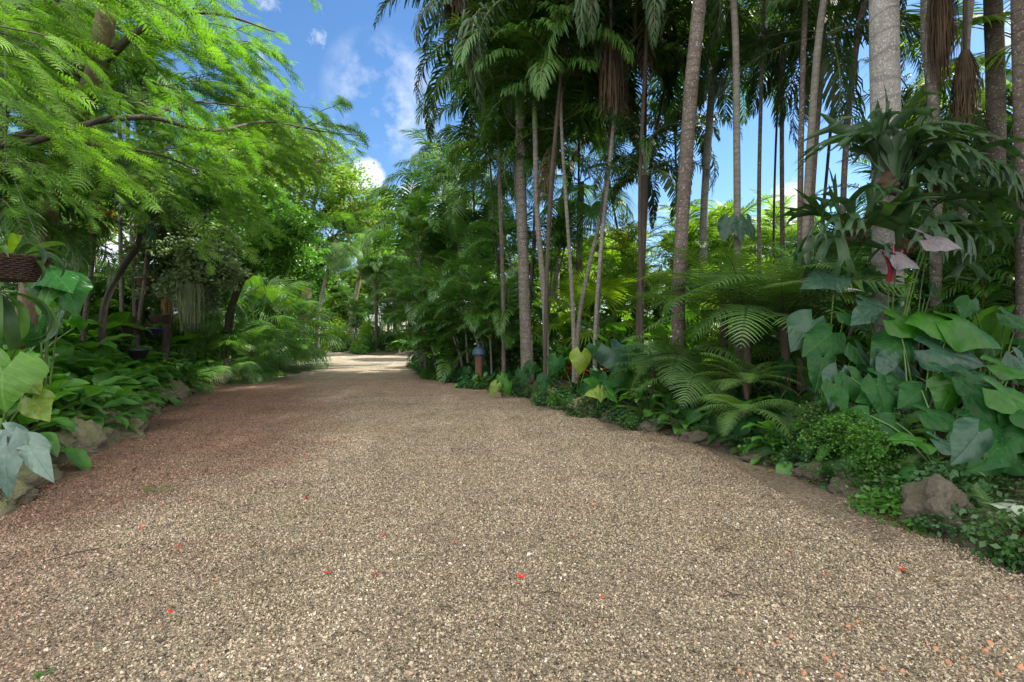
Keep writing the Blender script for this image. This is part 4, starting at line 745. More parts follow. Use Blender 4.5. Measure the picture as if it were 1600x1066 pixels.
# far palms round the end of the drive
def far(name, label, Y, pix, rad, bark, fl, n, seed, pit=(-50, 45), sc=(.9, 1.2), **k): return tall(name, label, Y, pix, None, rad, bark, fl, n, seed, pit=pit, sc=sc, group='palms at the far end of the drive', **k)
far('cabbage_palm', 'far leaning palm with a shaggy brown skirt above the end of the drive', 27, [(497, 500), (508, 440), (526, 375)], [.17, .15, .17], 'palm_gr', FAN_BIG, 22, 201, pit=(-75, 50), sc=(1.1, 1.4), fname='fan_leaf', dead=8)
far('far_palm', 'dark palm standing in the far bed, left of its two nearest neighbours', 36, [(588, 530), (588, 470), (590, 430)], [.2, .16], 'wood_dk', 'green', 14, 202)
far('far_palm', 'dark palm in the middle of the far bed with a low round crown', 37, [(617, 530), (616, 460), (616, 420)], [.22, .2], 'palm_br', FAN_BIG, 16, 203, sc=(1.4, 1.8), fname='fan_leaf')
far('far_palm', 'dark palm at the right end of the far bed beside the bend clump', 36.5, [(640, 540), (640, 460), (642, 410)], [.24, .2], 'wood_dk', 'green', 14, 204)
far('far_palm', 'taller far palm rising above the far bed towards the clouds', 39, [(607, 520), (604, 450), (600, 395)], [.16, .14], 'palm_br', 'tall', 15, 205, sc=(1.0, 1.3))
far('far_palm', 'thin far palm with silvery arching fronds left of the bend clump', 23, [(670, 540), (658, 440), (642, 350)], [.12, .1], 'palm_gr', 'green', 14, 206, sc=(1.3, 1.5))
far('far_palm', 'far feather palm behind the sky gap, its crown level with the clouds', 25, [(690, 500), (690, 400), (694, 300)], [.2, .17], 'palm_gr', 'tall', 16, 207, sc=(1.2, 1.5))
far('far_palm', 'far palm with a feathery grey crown just under the blue gap', 26, [(700, 480), (702, 330), (700, 250)], [.17, .15], 'palm_gr', 'foxtail', 13, 208, sc=(.8, 1))

# ------------------------------------------------------------------ broadleaf trees
def blobs(Y, rows, dY=1.2, seed=0):
    r = np.random.default_rng(seed); return [tuple(P(px, py, Y + r.uniform(-dY, dY))) + (rp / FPX * Y,) for px, py, rp in rows]
q = tp(29, [(470, 540), (480, 440), (470, 360)]); broadtree('broad_tree', 'great rounded tree against the sky beyond the feathery canopy', q[0], q, [.4, .3, .22], blobs(29, [(440, 235, 66), (500, 250, 55), (545, 300, 50), (470, 310, 60), (410, 300, 55), (400, 190, 50), (560, 345, 34), (520, 370, 40), (450, 380, 45), (365, 230, 60), (380, 350, 50)]), L_['tree_a'], .2, 42000, 301, auto=False)
q = tp(44, [(548, 530), (555, 470), (566, 410)]); broadtree('broad_tree', 'reddish tinged tree at the edge of the sky gap beside the shaggy palm', q[0], q, [.35, .25, .2], blobs(44, [(560, 340, 34), (590, 345, 26), (575, 385, 26), (600, 320, 18), (535, 330, 30)]), L_['tree_a'], .26, 11000, 302, auto=False)
q = tp(15, [(352, 560), (362, 480), (385, 425)]); broadtree('glossy_tree', 'glossy green tree behind the fan palms on the left', q[0], q, [.16, .12, .09], blobs(15.5, [(385, 370, 50), (430, 390, 45), (350, 400, 40), (455, 350, 38), (400, 320, 48), (470, 410, 30), (340, 345, 45)]), L_['tree_b'], .13, 30000, 303, auto=False, bark='wood_dk')
q = tp(12.6, [(258, 560), (266, 470), (262, 430)]); broadtree('bushy_tree', 'grey-green small-leaved tree hung with baskets in the left bed', q[0], q, [.10, .09, .07], blobs(12.2, [(280, 385, 42), (245, 400, 36), (320, 410, 38), (290, 440, 34), (240, 440, 30), (340, 380, 34), (265, 350, 38), (310, 470, 28), (350, 430, 28)], .5), L_['tree_c'], .1, 30000, 304, auto=False, bark='wood_dk')
q = tp(21, [(425, 560), (426, 470), (428, 430)]); broadtree('fig_tree', 'brown trunked tree with hanging roots left of the far end of the drive', q[0], q, [.26, .22, .2], blobs(21, [(425, 395, 40), (390, 420, 30), (460, 420, 34), (480, 390, 30)]), L_['tree_b'], .14, 9000, 305, auto=False)
for i, (px, py, Y, s, lab, mat) in enumerate(((30, 330, 15, 90, 'dense green tree at the left edge behind the hanging basket', 'tree_b'), (110, 300, 19, 90, 'lit tree behind the thin pale trunks on the left', 'tree_a'), (200, 290, 22, 90, 'pale green tree in the gap under the feathery canopy', 'tree_a'), (60, 120, 13, 90, 'dark tree above the left edge, behind the feathery canopy', 'tree_b'),
        (300, 330, 24, 80, 'distant tree behind the grey-green small-leaved tree', 'tree_a'), (565, 455, 48, 34, 'distant tree at the far end, left of the far bed', 'tree_a'), (520, 470, 52, 34, 'pale distant tree beyond the far end of the drive', 'lime'), (480, 455, 44, 40, 'far tree left of the leaning shaggy palm', 'tree_b'), (620, 440, 50, 40, 'dark distant tree behind the far bed palms', 'tree_b'), (680, 420, 44, 50, 'distant tree behind the bend clump', 'tree_b'),
        (760, 430, 30, 60, 'distant tree behind the dark thin trunks at centre', 'tree_a'), (870, 430, 26, 60, 'bright distant tree behind the stout middle trunk', 'lime'), (960, 410, 28, 50, 'bright distant tree behind the leaning poles', 'tree_a'), (1080, 420, 26, 50, 'bright distant tree behind the stout brown trunk', 'lime'), (1215, 390, 40, 34, 'pale green distant tree under the white cloud', 'lime'), (1330, 430, 20, 60, 'dark tree behind the staghorn trunk', 'shrub'), (1450, 400, 17, 90, 'dark tree right of the staghorn trunk', 'shrub'), (1570, 420, 14, 90, 'dark tree filling the right edge', 'shrub'))):
    q = tp(Y, [(px, 540), (px + 4, py + s)]) if py + s < 500 else tp(Y, [(px, 500), (px + 3, 430)]); r = np.random.default_rng(i)
    rows = [(px + r.normal(0, .55) * s, py + r.normal(0, .45) * s, s * r.uniform(.4, .65)) for _ in range(9)]
    broadtree('garden_tree', lab, q[0], q, [.02 * Y * .6, .012 * Y * .6, .008 * Y * .6], blobs(Y, rows, 1.0, i), L_[mat], .0085 * Y, 12000, 320 + i, auto=False, group='broadleaf trees behind the garden')

# ------------------------------------------------------------------ feathery flame tree over the left
def flame_leaf(seed, L=.42, n=8, pin=6):
    """twice-cut leaf lying flat, tip drooping"""
    return fernfrond(L=L, n=n, pl=.15, seed=seed, a0=12, bend=42, bip=True, w=.023, pet=.12, pin=pin, rr=.0018)
def flame_spray(seed, n=15, L=1.25):
    """a bough: four leafy twigs at different levels"""
    r = np.random.default_rng(seed); mb = MB(); lv = [flame_leaf(seed * 5 + i, L=l, n=q).template() for i, (l, q) in enumerate(((.42, 8), (.34, 7), (.5, 9)))]
    for tw, (ox, oy, oz, az, ll) in enumerate(((0, 0, 0, 0, 1.15), (.25, .3, .16, .6, .9), (.2, -.35, -.14, -.55, .95), (.5, .05, .3, .1, .9))):
        k = 10; s = np.linspace(0, 1, k); l_ = L * ll; pt = np.stack([l_ * s, .14 * l_ * np.sin(s * 3 + r.uniform(0, 3)), .07 * np.sin(s * 4) - .24 * l_ * s ** 2], -1) @ np.array(Matrix.Rotation(az, 3, 'Z')).T + [ox, oy, oz]
        tube(mb, np.vstack([[[ox * .2, oy * .2, oz * .2]], pt]) if tw else pt, [.009, .005, .002], 4, 1, cap=False)
        for i in range(n):
            t = (i + 1.5) / (n + 1); b = np.array([np.interp(t, s, pt[:, j]) for j in range(3)]); a = az + (1 if i % 2 else -1) * R(r.uniform(15, 80)) * (1 - .4 * t); pz = R(r.uniform(-8, 25))
            M = np.array(Matrix.Rotation(a, 3, 'Z') @ Matrix.Rotation(pz, 3, 'Y') @ Matrix.Rotation(r.normal(0, .35), 3, 'X')) * r.uniform(.55, 1.0); mb.inst(lv[int(r.integers(3))], [M], [b])
    return mb
SPR = [flame_spray(i).mesh('leafy_branch', [L_['poinciana'], B_['wood_dk']]) for i in range(5)]
fb = np.array([-8.6, 8.4, H(-8.6, 8.4)]); ft = thing('flame_tree', 'feathery bright green tree spreading over the left of the drive', 'tree', fb, auto=False)
mb = MB(); T0 = [fb, P(80, 300, 8.2), P(108, 215, 8.0), P(150, 110, 7.6), P(168, 10, 7.2), P(185, -120, 7)]
tube(mb, [p - fb for p in T0], [.2, .14, .13, .13, .12, .10], 14, 0, 30, lump=.04); mb.obj('trunk', B_['wood'], ft)
mb = MB()
limbs = [[T0[2], P(120, 130, 7.8), P(112, 60, 7.4), P(60, -60, 7)], [P(-120, 215, 6.5), P(0, 226, 6.0), P(75, 215, 6.2), P(150, 190, 6.5), P(235, 184, 6.9), P(300, 200, 7.2), P(345, 203, 7.6), P(420, 190, 9), P(500, 205, 10.5), P(560, 212, 11.5)],
         [T0[3], P(230, 40, 7.4), P(330, 20, 7.8), P(430, 50, 9)], [P(75, 215, 6.2), P(160, 228, 6.4), P(240, 240, 6.8), P(300, 262, 7.6), P(380, 300, 9)], [P(235, 184, 6.9), P(290, 160, 7.4), P(370, 165, 8.6), P(430, 172, 10)], [T0[4], P(240, -80, 6.2), P(330, -120, 5.6)], [T0[1], P(40, 260, 7), P(-60, 200, 6)],
         [P(0, 226, 6.0), P(45, 205, 6.4), P(80, 175, 6.9), T0[3] * .5 + T0[2] * .5], [P(150, 190, 6.5), P(180, 178, 6.3), P(190, 150, 6.2)]]
for l, w in zip(limbs, (.09, .05, .06, .03, .026, .05, .06, .05, .03)): tube(mb, [p - fb for p in l], [w, w * .75, w * .5, w * .18], 7, 0, 34, lump=.09)
mb.obj('limbs', B_['wood_dk'], ft)
r = np.random.default_rng(11); n = 0
from_poly = [(-120, -60), (480, -60), (450, 40), (385, 95), (430, 140), (540, 175), (560, 215), (500, 285), (440, 345), (350, 375), (230, 310), (120, 250), (-60, 300)]
def inpoly(x, y, Q):
    c = False
    for (x1, y1), (x2, y2) in zip(Q, Q[1:] + Q[:1]):
        if (y1 > y) != (y2 > y) and x < (x2 - x1) * (y - y1) / (y2 - y1) + x1: c = not c
    return c
while n < 97:
    px, py = r.uniform(-160, 560), r.uniform(-100, 375)
    if not inpoly(px, py, from_poly): continue
    if (0 < px < 215 and 0 < py < 190 and r.random() < .75) or (60 < px < 190 and 0 < py < 150): continue
    Y = float(np.clip(5.2 + (px + 60) / 100 + r.normal(0, 1.0), 4.2, 13)); c = P(px - 45, py - 12, Y) - fb; az = r.normal(-.1, .5); link('leafy_branch', SPR[n % 5], ft, c, (r.normal(0, .3), r.normal(.28, .24), az), r.uniform(.6, 1.1)); n += 1

# ------------------------------------------------------------------ thin trunks and palms on the left
def lt(name, label, Y, pix, topz, rad, bark, fl, n, seed, **k): return tall(name, label, Y, pix, topz, rad, bark, fl, n, seed, group='thin palms in the left bed', **k)
lt('slender_palm', 'pale thin trunk nearest the left edge under the feathery canopy', 11, [(108, 500), (112, 380), (119, 220)], 7.0, [.075, .06], 'palm_gr', 'green', 12, 401)
lt('slender_palm', 'left one of two close pale thin trunks beside the red leaves', 12, [(190, 470), (188, 360), (187, 230)], 7.5, [.075, .06], 'palm_gr', 'green', 12, 402)
lt('slender_palm', 'right one of two close pale thin trunks beside the red leaves', 12.5, [(210, 470), (206, 360), (200, 250)], 7.8, [.075, .06], 'palm_gr', 'green', 12, 403)
lt('slender_palm', 'dark thin trunk rising behind the low tan wall', 13, [(127, 500), (128, 440), (124, 330)], 6.0, [.085, .08], 'palm_br', 'areca', 12, 404)
lt('slender_palm', 'pinkish thin trunk in the white gap above the low tan wall', 14, [(155, 500), (153, 430), (150, 330)], 7, [.09, .075], 'palm_gr', 'areca', 10, 405)
lt('slender_palm', 'thin trunk with a black hanging basket just right of the grey-green tree', 16.5, [(328, 540), (328, 440), (324, 400)], 5.5, [.12, .1], 'palm_gr', 'areca', 10, 406)
lt('feather_palm', 'dark feather palm with spreading fronds at the left edge under the canopy', 7.6, [(-30, 480), (-20, 300), (0, 190)], 5.4, [.16, .14], 'palm_br', 'tall', 13, 407, pit=(-35, 45), sc=(.7, .9))
lt('feather_palm', 'feather palm with long straight fronds in the top left corner', 8.6, [(40, 480), (45, 250), (60, 60)], 7.0, [.15, .13], 'palm_br', 'tall', 13, 408, pit=(-40, 40), sc=(.7, .9))
o = broadtree('leaning_tree', 'brown limb leaning right behind the basket-hung tree', *(lambda q: (q[0], q, [.075, .06, .045], blobs(10.5, [(330, 300, 30), (300, 320, 26)], .3)))(tp(10.4, [(160, 520), (166, 470), (190, 420), (215, 385), (222, 350), (252, 330)])), L_['tree_b'], .09, 3500, 411, auto=False, bark='wood_dk')
for i, (px, py, Y) in enumerate(((165, 300, 13.5), (150, 325, 12.8))):
    c = P(px, py, Y); b = plant('cordy', 'cordyline with long red leaves', c[0], c[1], .95, v=1, z=c[2] - .8, group='red cordylines on the left'); st = MB(); tube(st, [[0, 0, H(c[0], c[1]) - c[2] + .8], [0, 0, 0]], [.03, .02], 6, 0, 5); st.obj('cane', B_['palm_gr'], b)

for i, (px, py, Y, sc, lab) in enumerate(((-10, 330, 7.0, .6, 'drooping dark feather palm behind the near wicker basket'), (70, 350, 8.8, .65, 'feather palm with drooping fronds between the thin trunks and the basket'), (150, 330, 10, .7, 'feather palm with arching fronds just left of the two close thin trunks'), (235, 300, 11.5, .7, 'feather palm crown showing above the brown leaning limb'))):
    lt('feather_palm', lab, Y, [(px - 20, 520), (px - 8, 430), (px, py)], None, [.07, .06], 'palm_br', 'green', 15, 420 + i, pit=(-45, 50), sc=(sc, sc * 1.2))
# chinese fan palms along the left edge
def fanclump(label, px, Y, n, s, seed, fl=None, h=.5, pit=(-25, 70), group='fan palms on the left of the drive', z=None):
    r = np.random.default_rng(seed); x = GX(px, Y); o = thing('low_fan_palm', label, 'palm tree', (x, Y, H(x, Y) if z is None else z), group, auto=False); mb = MB(); tube(mb, [[0, 0, -.1], [0, 0, h]], [.14, .1], 10, 0, 6, lump=.06); mb.obj('trunk', B_['fibre'], o)
    crown(o, fl or FAN_BIG, n, (0, 0, h), r, pit, (s * .8, s * 1.15), 'fan_leaf'); return o
fanclump('largest fan palm whose drooping leaf overhangs the drive on the left', 440, 20.5, 26, 1.5, 501, h=1.3)
fanclump('tall fan palm with its leaves spread highest on the left of the drive', 400, 18, 22, 1.35, 502, h=1.7)
fanclump('low shaggy fan palm nearest to the drive among the left fan palms', 385, 15.6, 20, .9, 503, h=.5)
fanclump('fan palm with fine drooping leaf tips beside the basket-hung tree', 350, 14.6, 18, .95, 504, h=.8)
fanclump('fan palm behind the others with a round bright crown on the left', 375, 21, 20, 1.4, 505, h=2.2)
fanclump('fan palm hidden low between the largest and the nearest fan palm', 430, 18.2, 16, .8, 506, h=.2)
fanclump('fan palm in the bright gap right of the stout brown trunk', 1110, 12.5, 16, 1.1, 507, fl=FAN, h=1.5, group='fan palms behind the tall trunks')
fanclump('sunlit fan palm right of the hanging blue leaves', 1215, 13, 18, 1.3, 508, fl=FAN_YL, h=1.2, group='fan palms behind the tall trunks')
fanclump('yellow-green fan palm under the hanging blue leaves', 1170, 11, 16, .9, 509, fl=FAN_YL, h=1.0, group='fan palms behind the tall trunks')
fanclump('small bright fan palm left of the crossing trunks', 1235, 16, 18, 1.3, 510, fl=FAN, h=2.2, group='fan palms behind the tall trunks')
fanclump('backlit fan palm between the leaning poles', 925, 13.6, 16, 1.1, 511, fl=FAN_YL, h=1.2, group='fan palms behind the tall trunks')

# ------------------------------------------------------------------ background understory, bushes and gingers
BG = [('ginger', px, Y, s) for px, Y, s in ((690, 20, 1.3), (760, 17, 1.2), (800, 16, 1.2), (870, 14.5, 1.3), (900, 15.5, 1.5), (955, 13.5, 1.3), (985, 15, 1.4), (1045, 12.5, 1.3), (1085, 13.5, 1.4), (1140, 13, 1.3), (1190, 12.5, 1.2), (1260, 12, 1.2), (1290, 13.5, 1.4), (1350, 11.5, 1.2), (1420, 11, 1.2), (1500, 10, 1.3), (1580, 9.5, 1.3), (40, 10, 1.2), (90, 10.5, 1.2), (140, 11.5, 1.1), (20, 12, 1.4), (60, 13, 1.3), (200, 13, 1.2), (250, 14, 1.2), (300, 15, 1.3))]
BG += [('bush', px, Y, s) for px, Y, s in ((30, 12.5, 1.3), (90, 13.5, 1.4), (150, 14.5, 1.2), (215, 15, 1.3), (290, 16, 1.3), (330, 17.5, 1.4), (250, 13.5, .9), (190, 12.5, .9), (690, 22, 1.6), (740, 21, 1.8), (800, 20, 1.9), (860, 19, 1.9), (920, 20, 2), (990, 19, 2), (1060, 18, 2), (1120, 17, 1.8), (1180, 18, 1.8), (1240, 17, 1.8), (1300, 16, 1.9), (1370, 15, 1.9), (1440, 14, 2), (1520, 13, 2), (1600, 12, 2), (780, 15, 1.0), (840, 13.8, .9), (880, 13, .9), (960, 12, 1.0), (1020, 12, 1.0), (1050, 10.6, .9), (1120, 10.4, .9), (1200, 10.6, 1.0), (1270, 9.8, 1.0), (1340, 9.4, 1.0), (1470, 9.0, 1.1), (1560, 8.2, 1.1),
        (10, 16, 1.8), (80, 17, 1.7), (330, 19, 1.7), (390, 24, 2), (450, 26, 1.8), (480, 33, 1.9), (525, 43, 2.0), (505, 50, 2.4), (545, 46, 2.2), (590, 41, 1.6), (625, 39, 1.6), (655, 37, 1.8), (200, 18, 1.6), (140, 20, 1.5), (260, 19, 1.7), (700, 34, 2.4), (760, 30, 2.4), (440, 40, 2.6), (400, 34, 2.6))]
for k, px, Y, s in BG:
    lab = {'ginger': 'tall broad-leaved ginger plant', 'bush': 'dense dark green leafy bush'}[k]; x = GX(px, Y)
    plant(k, lab, x, Y, s, group={'ginger': 'ginger plants behind the beds', 'bush': 'bushes behind the beds'}[k], v=None if k != 'bush' else (4 if px in (525, 990, 1180, 920, 1060, 1240, 1120, 860, 80) else int(rng.integers(4))))  # lime colour on some bushes paints in the grove's backlight
c = P(575, 512, 38); plant('bush', 'yellow-green rounded bush in front of the far palms', c[0], c[1], 1.0, v=4, z=c[2] - .6)

# ------------------------------------------------------------------ tree ferns and ferns
TF = [fernfrond(L=1.5, n=26, pl=.40, seed=i, w=.021, pin=15, rr=.006, a0=40, bend=b).mesh('frond', [L_['fern'], STEM_DK]) for i, b in enumerate((70, 90, 55))]
TFL = [fernfrond(L=1.0, n=24, pl=.24, seed=i + 9, w=.015, pin=13, rr=.004, a0=30, bend=b).mesh('frond', [L_['fern_lt'], STEM]) for i, b in enumerate((55, 75))]
def treefern(label, px, py, Y, n, fl, s, seed, pit=(-30, 40), span=None, h=None):
    r = np.random.default_rng(seed); c = P(px, py, Y); g = H(c[0], c[1]); o = thing('tree_fern', label, 'fern', (c[0], c[1], g), 'tree ferns of the right bed', auto=False); hh = c[2] - g; mb = MB(); w_ = .075 if s > 1 else .035; tube(mb, [[0, 0, -.05], [.03, .02, hh * .5], [0, 0, hh]], [w_ * 1.2, w_ * .8, w_], 9, 0, 12, lump=.1); mb.obj('trunk', B_['fibre'], o)
    for i in range(n):
        a = i * 2.39996 if span is None else span[0] + (span[1] - span[0]) * ((i * .618 + .1) % 1); f = i / max(1, n - 1); link('frond', fl[int(r.integers(len(fl)))], o, (0, 0, hh), (r.normal(0, .15), -R(pit[0] + (pit[1] - pit[0]) * f), a), s * r.uniform(.85, 1.15))
treefern('tall tree fern with layered dark fronds in front of the stout brown trunk', 1165, 495, 7.3, 22, TF, 1.25, 1, (-35, 30))
treefern('fern with long hanging fronds left of the comb-like fern', 1085, 590, 7.2, 13, TF, .75, 7, (-45, 10))
treefern('low fern with dark arching fronds right of the corrugated leaf', 1020, 575, 8.2, 12, TF, .7, 8, (-35, 20))
treefern('tree fern behind, its bright fronds above the layered dark ones', 1130, 465, 8.6, 16, TF, 1.05, 2, (-20, 25))
treefern('tree fern with long fronds reaching to the crossing trunks', 1225, 495, 7.0, 16, TF, 1.15, 3, (-25, 25))
treefern('small tree fern with hanging narrow fronds at the left of the layered ferns', 1065, 560, 7.6, 14, TF, .8, 4, (-50, 10))
treefern('mid-height fern with clear comb-like fronds below the layered tree fern', 1165, 598, 6.6, 12, TFL, .9, 5, (-15, 25), (2.2, 7.2))
treefern('low pale green fern arching to the drive below the tree ferns', 1160, 640, 6.15, 11, TFL, .8, 6, (-25, 12), (2.4, 6.9))

# ------------------------------------------------------------------ big-leaved aroids of the right bed
def aroid(label, foot, leaves, group='big-leaved aroids of the right bed', name='elephant_ear'):
    c = np.array([foot[0], foot[1], H(foot[0], foot[1])]); o = thing(name, label, 'plant', c, group, auto=False)
    for (px, py, Y, L, ang, facing, mat, v) in leaves:     # ang: screen direction of the tip, degrees clockwise from right; facing: tilt of the blade towards the drive
        a = P(px, py, Y); t = np.array([math.cos(R(ang)), -.25, -math.sin(R(ang))]); nrm = np.array([.15 * math.sin(px), -facing, 1.0 - .4 * facing]); bladed(o, HT[mat][v], a, t, nrm, L * .92, STEM)
    return o
aroid('aroid with silvery and dark leaves left of the staghorn trunk', (GX(1290, 6.0), 6.0), [(1305, 430, 6.0, .55, 165, .7, 'aroid_sl', 0), (1270, 500, 5.9, .5, 130, .8, 'aroid_sl', 1), (1320, 490, 5.8, .45, 30, .5, 'aroid', 0), (1300, 520, 5.7, .48, 150, .9, 'aroid', 1), (1340, 545, 5.7, .45, 60, .8, 'aroid', 0), (1285, 560, 5.5, .45, 110, .9, 'aroid', 2)])
aroid('aroid on crimson stalks with whitish and purplish leaves on the thick trunk', (GX(1395, 5.9), 6.0), [(1402, 398, 5.25, .30, 25, .9, 'aroid_pk', 1), (1390, 395, 5.25, .22, 235, .7, 'aroid_sl', 0), (1452, 374, 5.2, .36, 14, .9, 'aroid_pk', 0), (1446, 366, 5.25, .24, 200, .6, 'aroid_pk', 2), (1350, 470, 5.8, .36, 20, .8, 'aroid_sl', 2), (1360, 485, 5.6, .34, 150, .8, 'aroid_sl', 0)], name='climbing_aroid')
aroid('plant with the biggest bright green leaf on the right', (GX(1440, 5.2), 5.2), [(1490, 500, 5.2, .62, 22, .75, 'aroid_br', 1), (1480, 505, 5.25, .5, 190, .8, 'aroid_br', 1), (1400, 500, 5.4, .5, 20, .8, 'aroid_br', 0), (1455, 545, 5.2, .6, 15, 1.0, 'aroid_sl', 0)])
aroid('aroid with wide dark leaves under the biggest bright leaf', (GX(1400, 5.2), 5.0), [(1380, 560, 5.3, .4, 40, .9, 'aroid_sl', 1), (1410, 530, 5.4, .5, 150, .7, 'aroid', 1), (1395, 610, 5.0, .48, 170, .9, 'aroid', 0), (1375, 590, 5.1, .42, 20, .9, 'aroid', 1), (1330, 590, 5.1, .42, 60, .9, 'aroid', 0), (1310, 585, 5.2, .45, 110, .9, 'aroid_sl', 2), (1370, 600, 4.9, .45, 80, 1.1, 'aroid', 2)])
aroid('aroid with long overlapping leaves at the right edge', (GX(1540, 4.6), 4.6), [(1510, 590, 4.6, .5, 20, .9, 'aroid', 0), (1560, 570, 4.7, .5, 10, .7, 'aroid_br', 2), (1530, 620, 4.5, .52, 25, 1.0, 'aroid', 0), (1560, 610, 4.4, .5, 30, .9, 'aroid_br', 0), (1490, 600, 4.7, .36, 120, .9, 'aroid_br', 1), (1585, 640, 4.4, .46, 40, 1, 'aroid', 1), (1590, 560, 4.7, .4, 60, .9, 'aroid_sl', 0), (1580, 690, 4.3, .45, 60, 1, 'aroid', 1)])
aroid('lower aroid with arched glossy leaves above the large limestone', (GX(1460, 4.5), 4.4), [(1440, 610, 4.8, .32, 150, .9, 'aroid', 1), (1450, 645, 4.5, .42, 15, .5, 'aroid', 0), (1440, 690, 4.3, .4, 190, .4, 'aroid_br', 2), (1470, 690, 4.3, .42, 25, .4, 'aroid_sl', 2), (1520, 660, 4.4, .48, 15, .7, 'aroid', 0), (1500, 720, 4.2, .38, 30, .7, 'aroid', 1), (1550, 700, 4.2, .45, 30, .8, 'aroid', 0), (1400, 660, 4.7, .35, 140, .9, 'aroid', 1), (1360, 650, 4.8, .35, 130, .9, 'aroid', 1)])
aroid('yellowing round-leaved aroid left of the ferns', (GX(905, 9.6), 10.0), [(908, 552, 9.5, .46, 95, 1.3, 'aroid_yl', 1), (870, 560, 9.6, .4, 110, 1.2, 'aroid', 1), (930, 540, 10, .45, 60, 1.0, 'aroid', 1), (850, 590, 9.6, .35, 100, 1.3, 'aroid', 0)])
aroid('aroid with one large corrugated dark leaf beside the yellowing one', (GX(970, 9.2), 9.4), [(955, 545, 9.2, .65, 60, 1.1, 'aroid_sl', 1), (1000, 560, 9.2, .5, 30, 1.0, 'aroid', 1), (990, 545, 9.6, .45, 150, 1.0, 'aroid', 1), (975, 585, 9.0, .5, 100, 1.2, 'aroid', 1)])
aroid('small bright aroid with an orange leaf at the gravel edge', (GX(935, 8.6), 8.7), [(935, 598, 8.4, .32, 195, .8, 'aroid_br', 0), (940, 612, 8.3, .34, 175, .8, 'aroid_yl', 0), (948, 610, 8.3, .3, 50, 1.0, 'aroid_br', 2), (938, 608, 8.25, .26, 90, 1.3, 'aroid_yl', 2), (945, 596, 8.5, .3, 10, .7, 'aroid', 0)])
aroid('bright small aroid left of the mossy stones at the gravel edge', (GX(785, 11.4), 11.6), [(783, 588, 11.2, .32, 60, 1, 'aroid_br', 0), (776, 600, 11.1, .34, 120, 1.2, 'aroid_yl', 0), (790, 600, 11.1, .3, 80, 1.2, 'aroid_br', 1), (830, 570, 11.4, .4, 110, 1.2, 'aroid', 0), (815, 580, 11.3, .4, 80, 1.2, 'aroid', 0)])
o = thing('crimson_ginger', 'crimson stalks standing against the thick pale trunk', 'plant', P(1390, 440, 5.35), auto=False); mb = MB()
for a, b in (((-.02, 0, 0), (-.12, -.05, .32)), ((0, 0, 0), (.0, -.05, .38)), ((.02, 0, 0), (.13, -.02, .34))): tube(mb, [a, np.array(b) * [.3, 1, .5], b], [.018, .022, .01], 7, 0, 8)
mb.obj('stalks', REDSTEM, o)

# more shaded big leaves between the named ones
ra = np.random.default_rng(404)
for i, (px0, py0, Y0, lab) in enumerate(((1300, 600, 5.9, 'shaded aroid between the maidenhair fern and the staghorn trunk'), (1350, 630, 5.3, 'aroid with drooping dark leaves just above the maidenhair fern'), (1440, 590, 5.6, 'shaded aroid behind the arched glossy leaves'), (1480, 640, 4.9, 'aroid with dark leaves crossing in front of the arched glossy ones'), (1530, 560, 5.6, 'shaded aroid behind the long overlapping leaves'), (1570, 500, 5.8, 'dark aroid high at the right edge'), (1560, 740, 4.0, 'lowest aroid at the right edge above the small-leaved plants'),
        (1430, 450, 6.6, 'shaded climbing aroid right of the thick trunk'), (1310, 680, 5.6, 'low dark aroid left of the bright maidenhair fern'), (1230, 600, 7.0, 'dark aroid behind the comb-like fern'))):
    lv = []
    for j in range(7):
        dx, dy = ra.normal(0, 42), ra.normal(0, 34); lv.append((px0 + dx, py0 + dy, Y0 + ra.normal(0, .35), ra.uniform(.16, .42), (30 if dx > 0 else 150) + ra.normal(0, 35), ra.uniform(.1, 1.2), ['aroid', 'aroid', 'aroid', 'aroid', 'aroid', 'aroid_sl', 'aroid_br'][int(ra.integers(7))], int(ra.integers(3))))
    aroid(lab, (GX(px0, Y0), Y0 + .1), lv)
# maidenhair fern: thousands of tiny leaflets on wiry fronds
def maidenhair(seed, n, rx, rz, size):
    r = np.random.default_rng(seed); mb = MB(); K = 46; tips = []
    for i in range(K):
        a = r.uniform(0, 6.28); l = r.uniform(.5, 1.05); e = np.array([math.cos(a) * rx * l, math.sin(a) * rx * l * .8, rz * (.35 - 1.25 * l * l * (1.2 if math.sin(a) < 0 else .5)) + r.uniform(-.1, .08)]); q = catmull([[0, 0, 0], e * .5 + [0, 0, rz * .55], e], 9); tube(mb, q, [.003, .001], 3, 1, cap=False)
        m = n // K; t = r.uniform(.3, 1, m); b = np.stack([np.interp(t, np.linspace(0, 1, 9), q[:, j]) for j in range(3)], -1) + r.normal(0, 1, (m, 3)) * np.outer(.35 + t, [.045, .045, .012]); tips.append(b)
    T = np.concatenate(tips); mb.inst(diamond(1, .5, .1), rand_frames(len(T), r, 1.4, .6) * (size * r.uniform(.7, 1.3, len(T)))[:, None, None], T); return mb
for lab, px, py, Y, rx, rz, n, sd in (('bright maidenhair fern cascading to the gravel', 1335, 690, 4.75, .5, .42, 6000, 1), ('smaller maidenhair fern behind the cascading one', 1290, 665, 5.3, .4, .35, 4200, 2), ('shaded maidenhair fern right of the cascading one', 1380, 670, 4.9, .35, .3, 3200, 3)):
    c = P(px, py, Y); o = thing('maidenhair_fern', lab, 'fern', c, 'maidenhair ferns', auto=False); maidenhair(sd, n, rx, rz, .022).obj('foliage', [L_['maiden'] if sd == 1 else L_['fern'], STEM_DK], o)

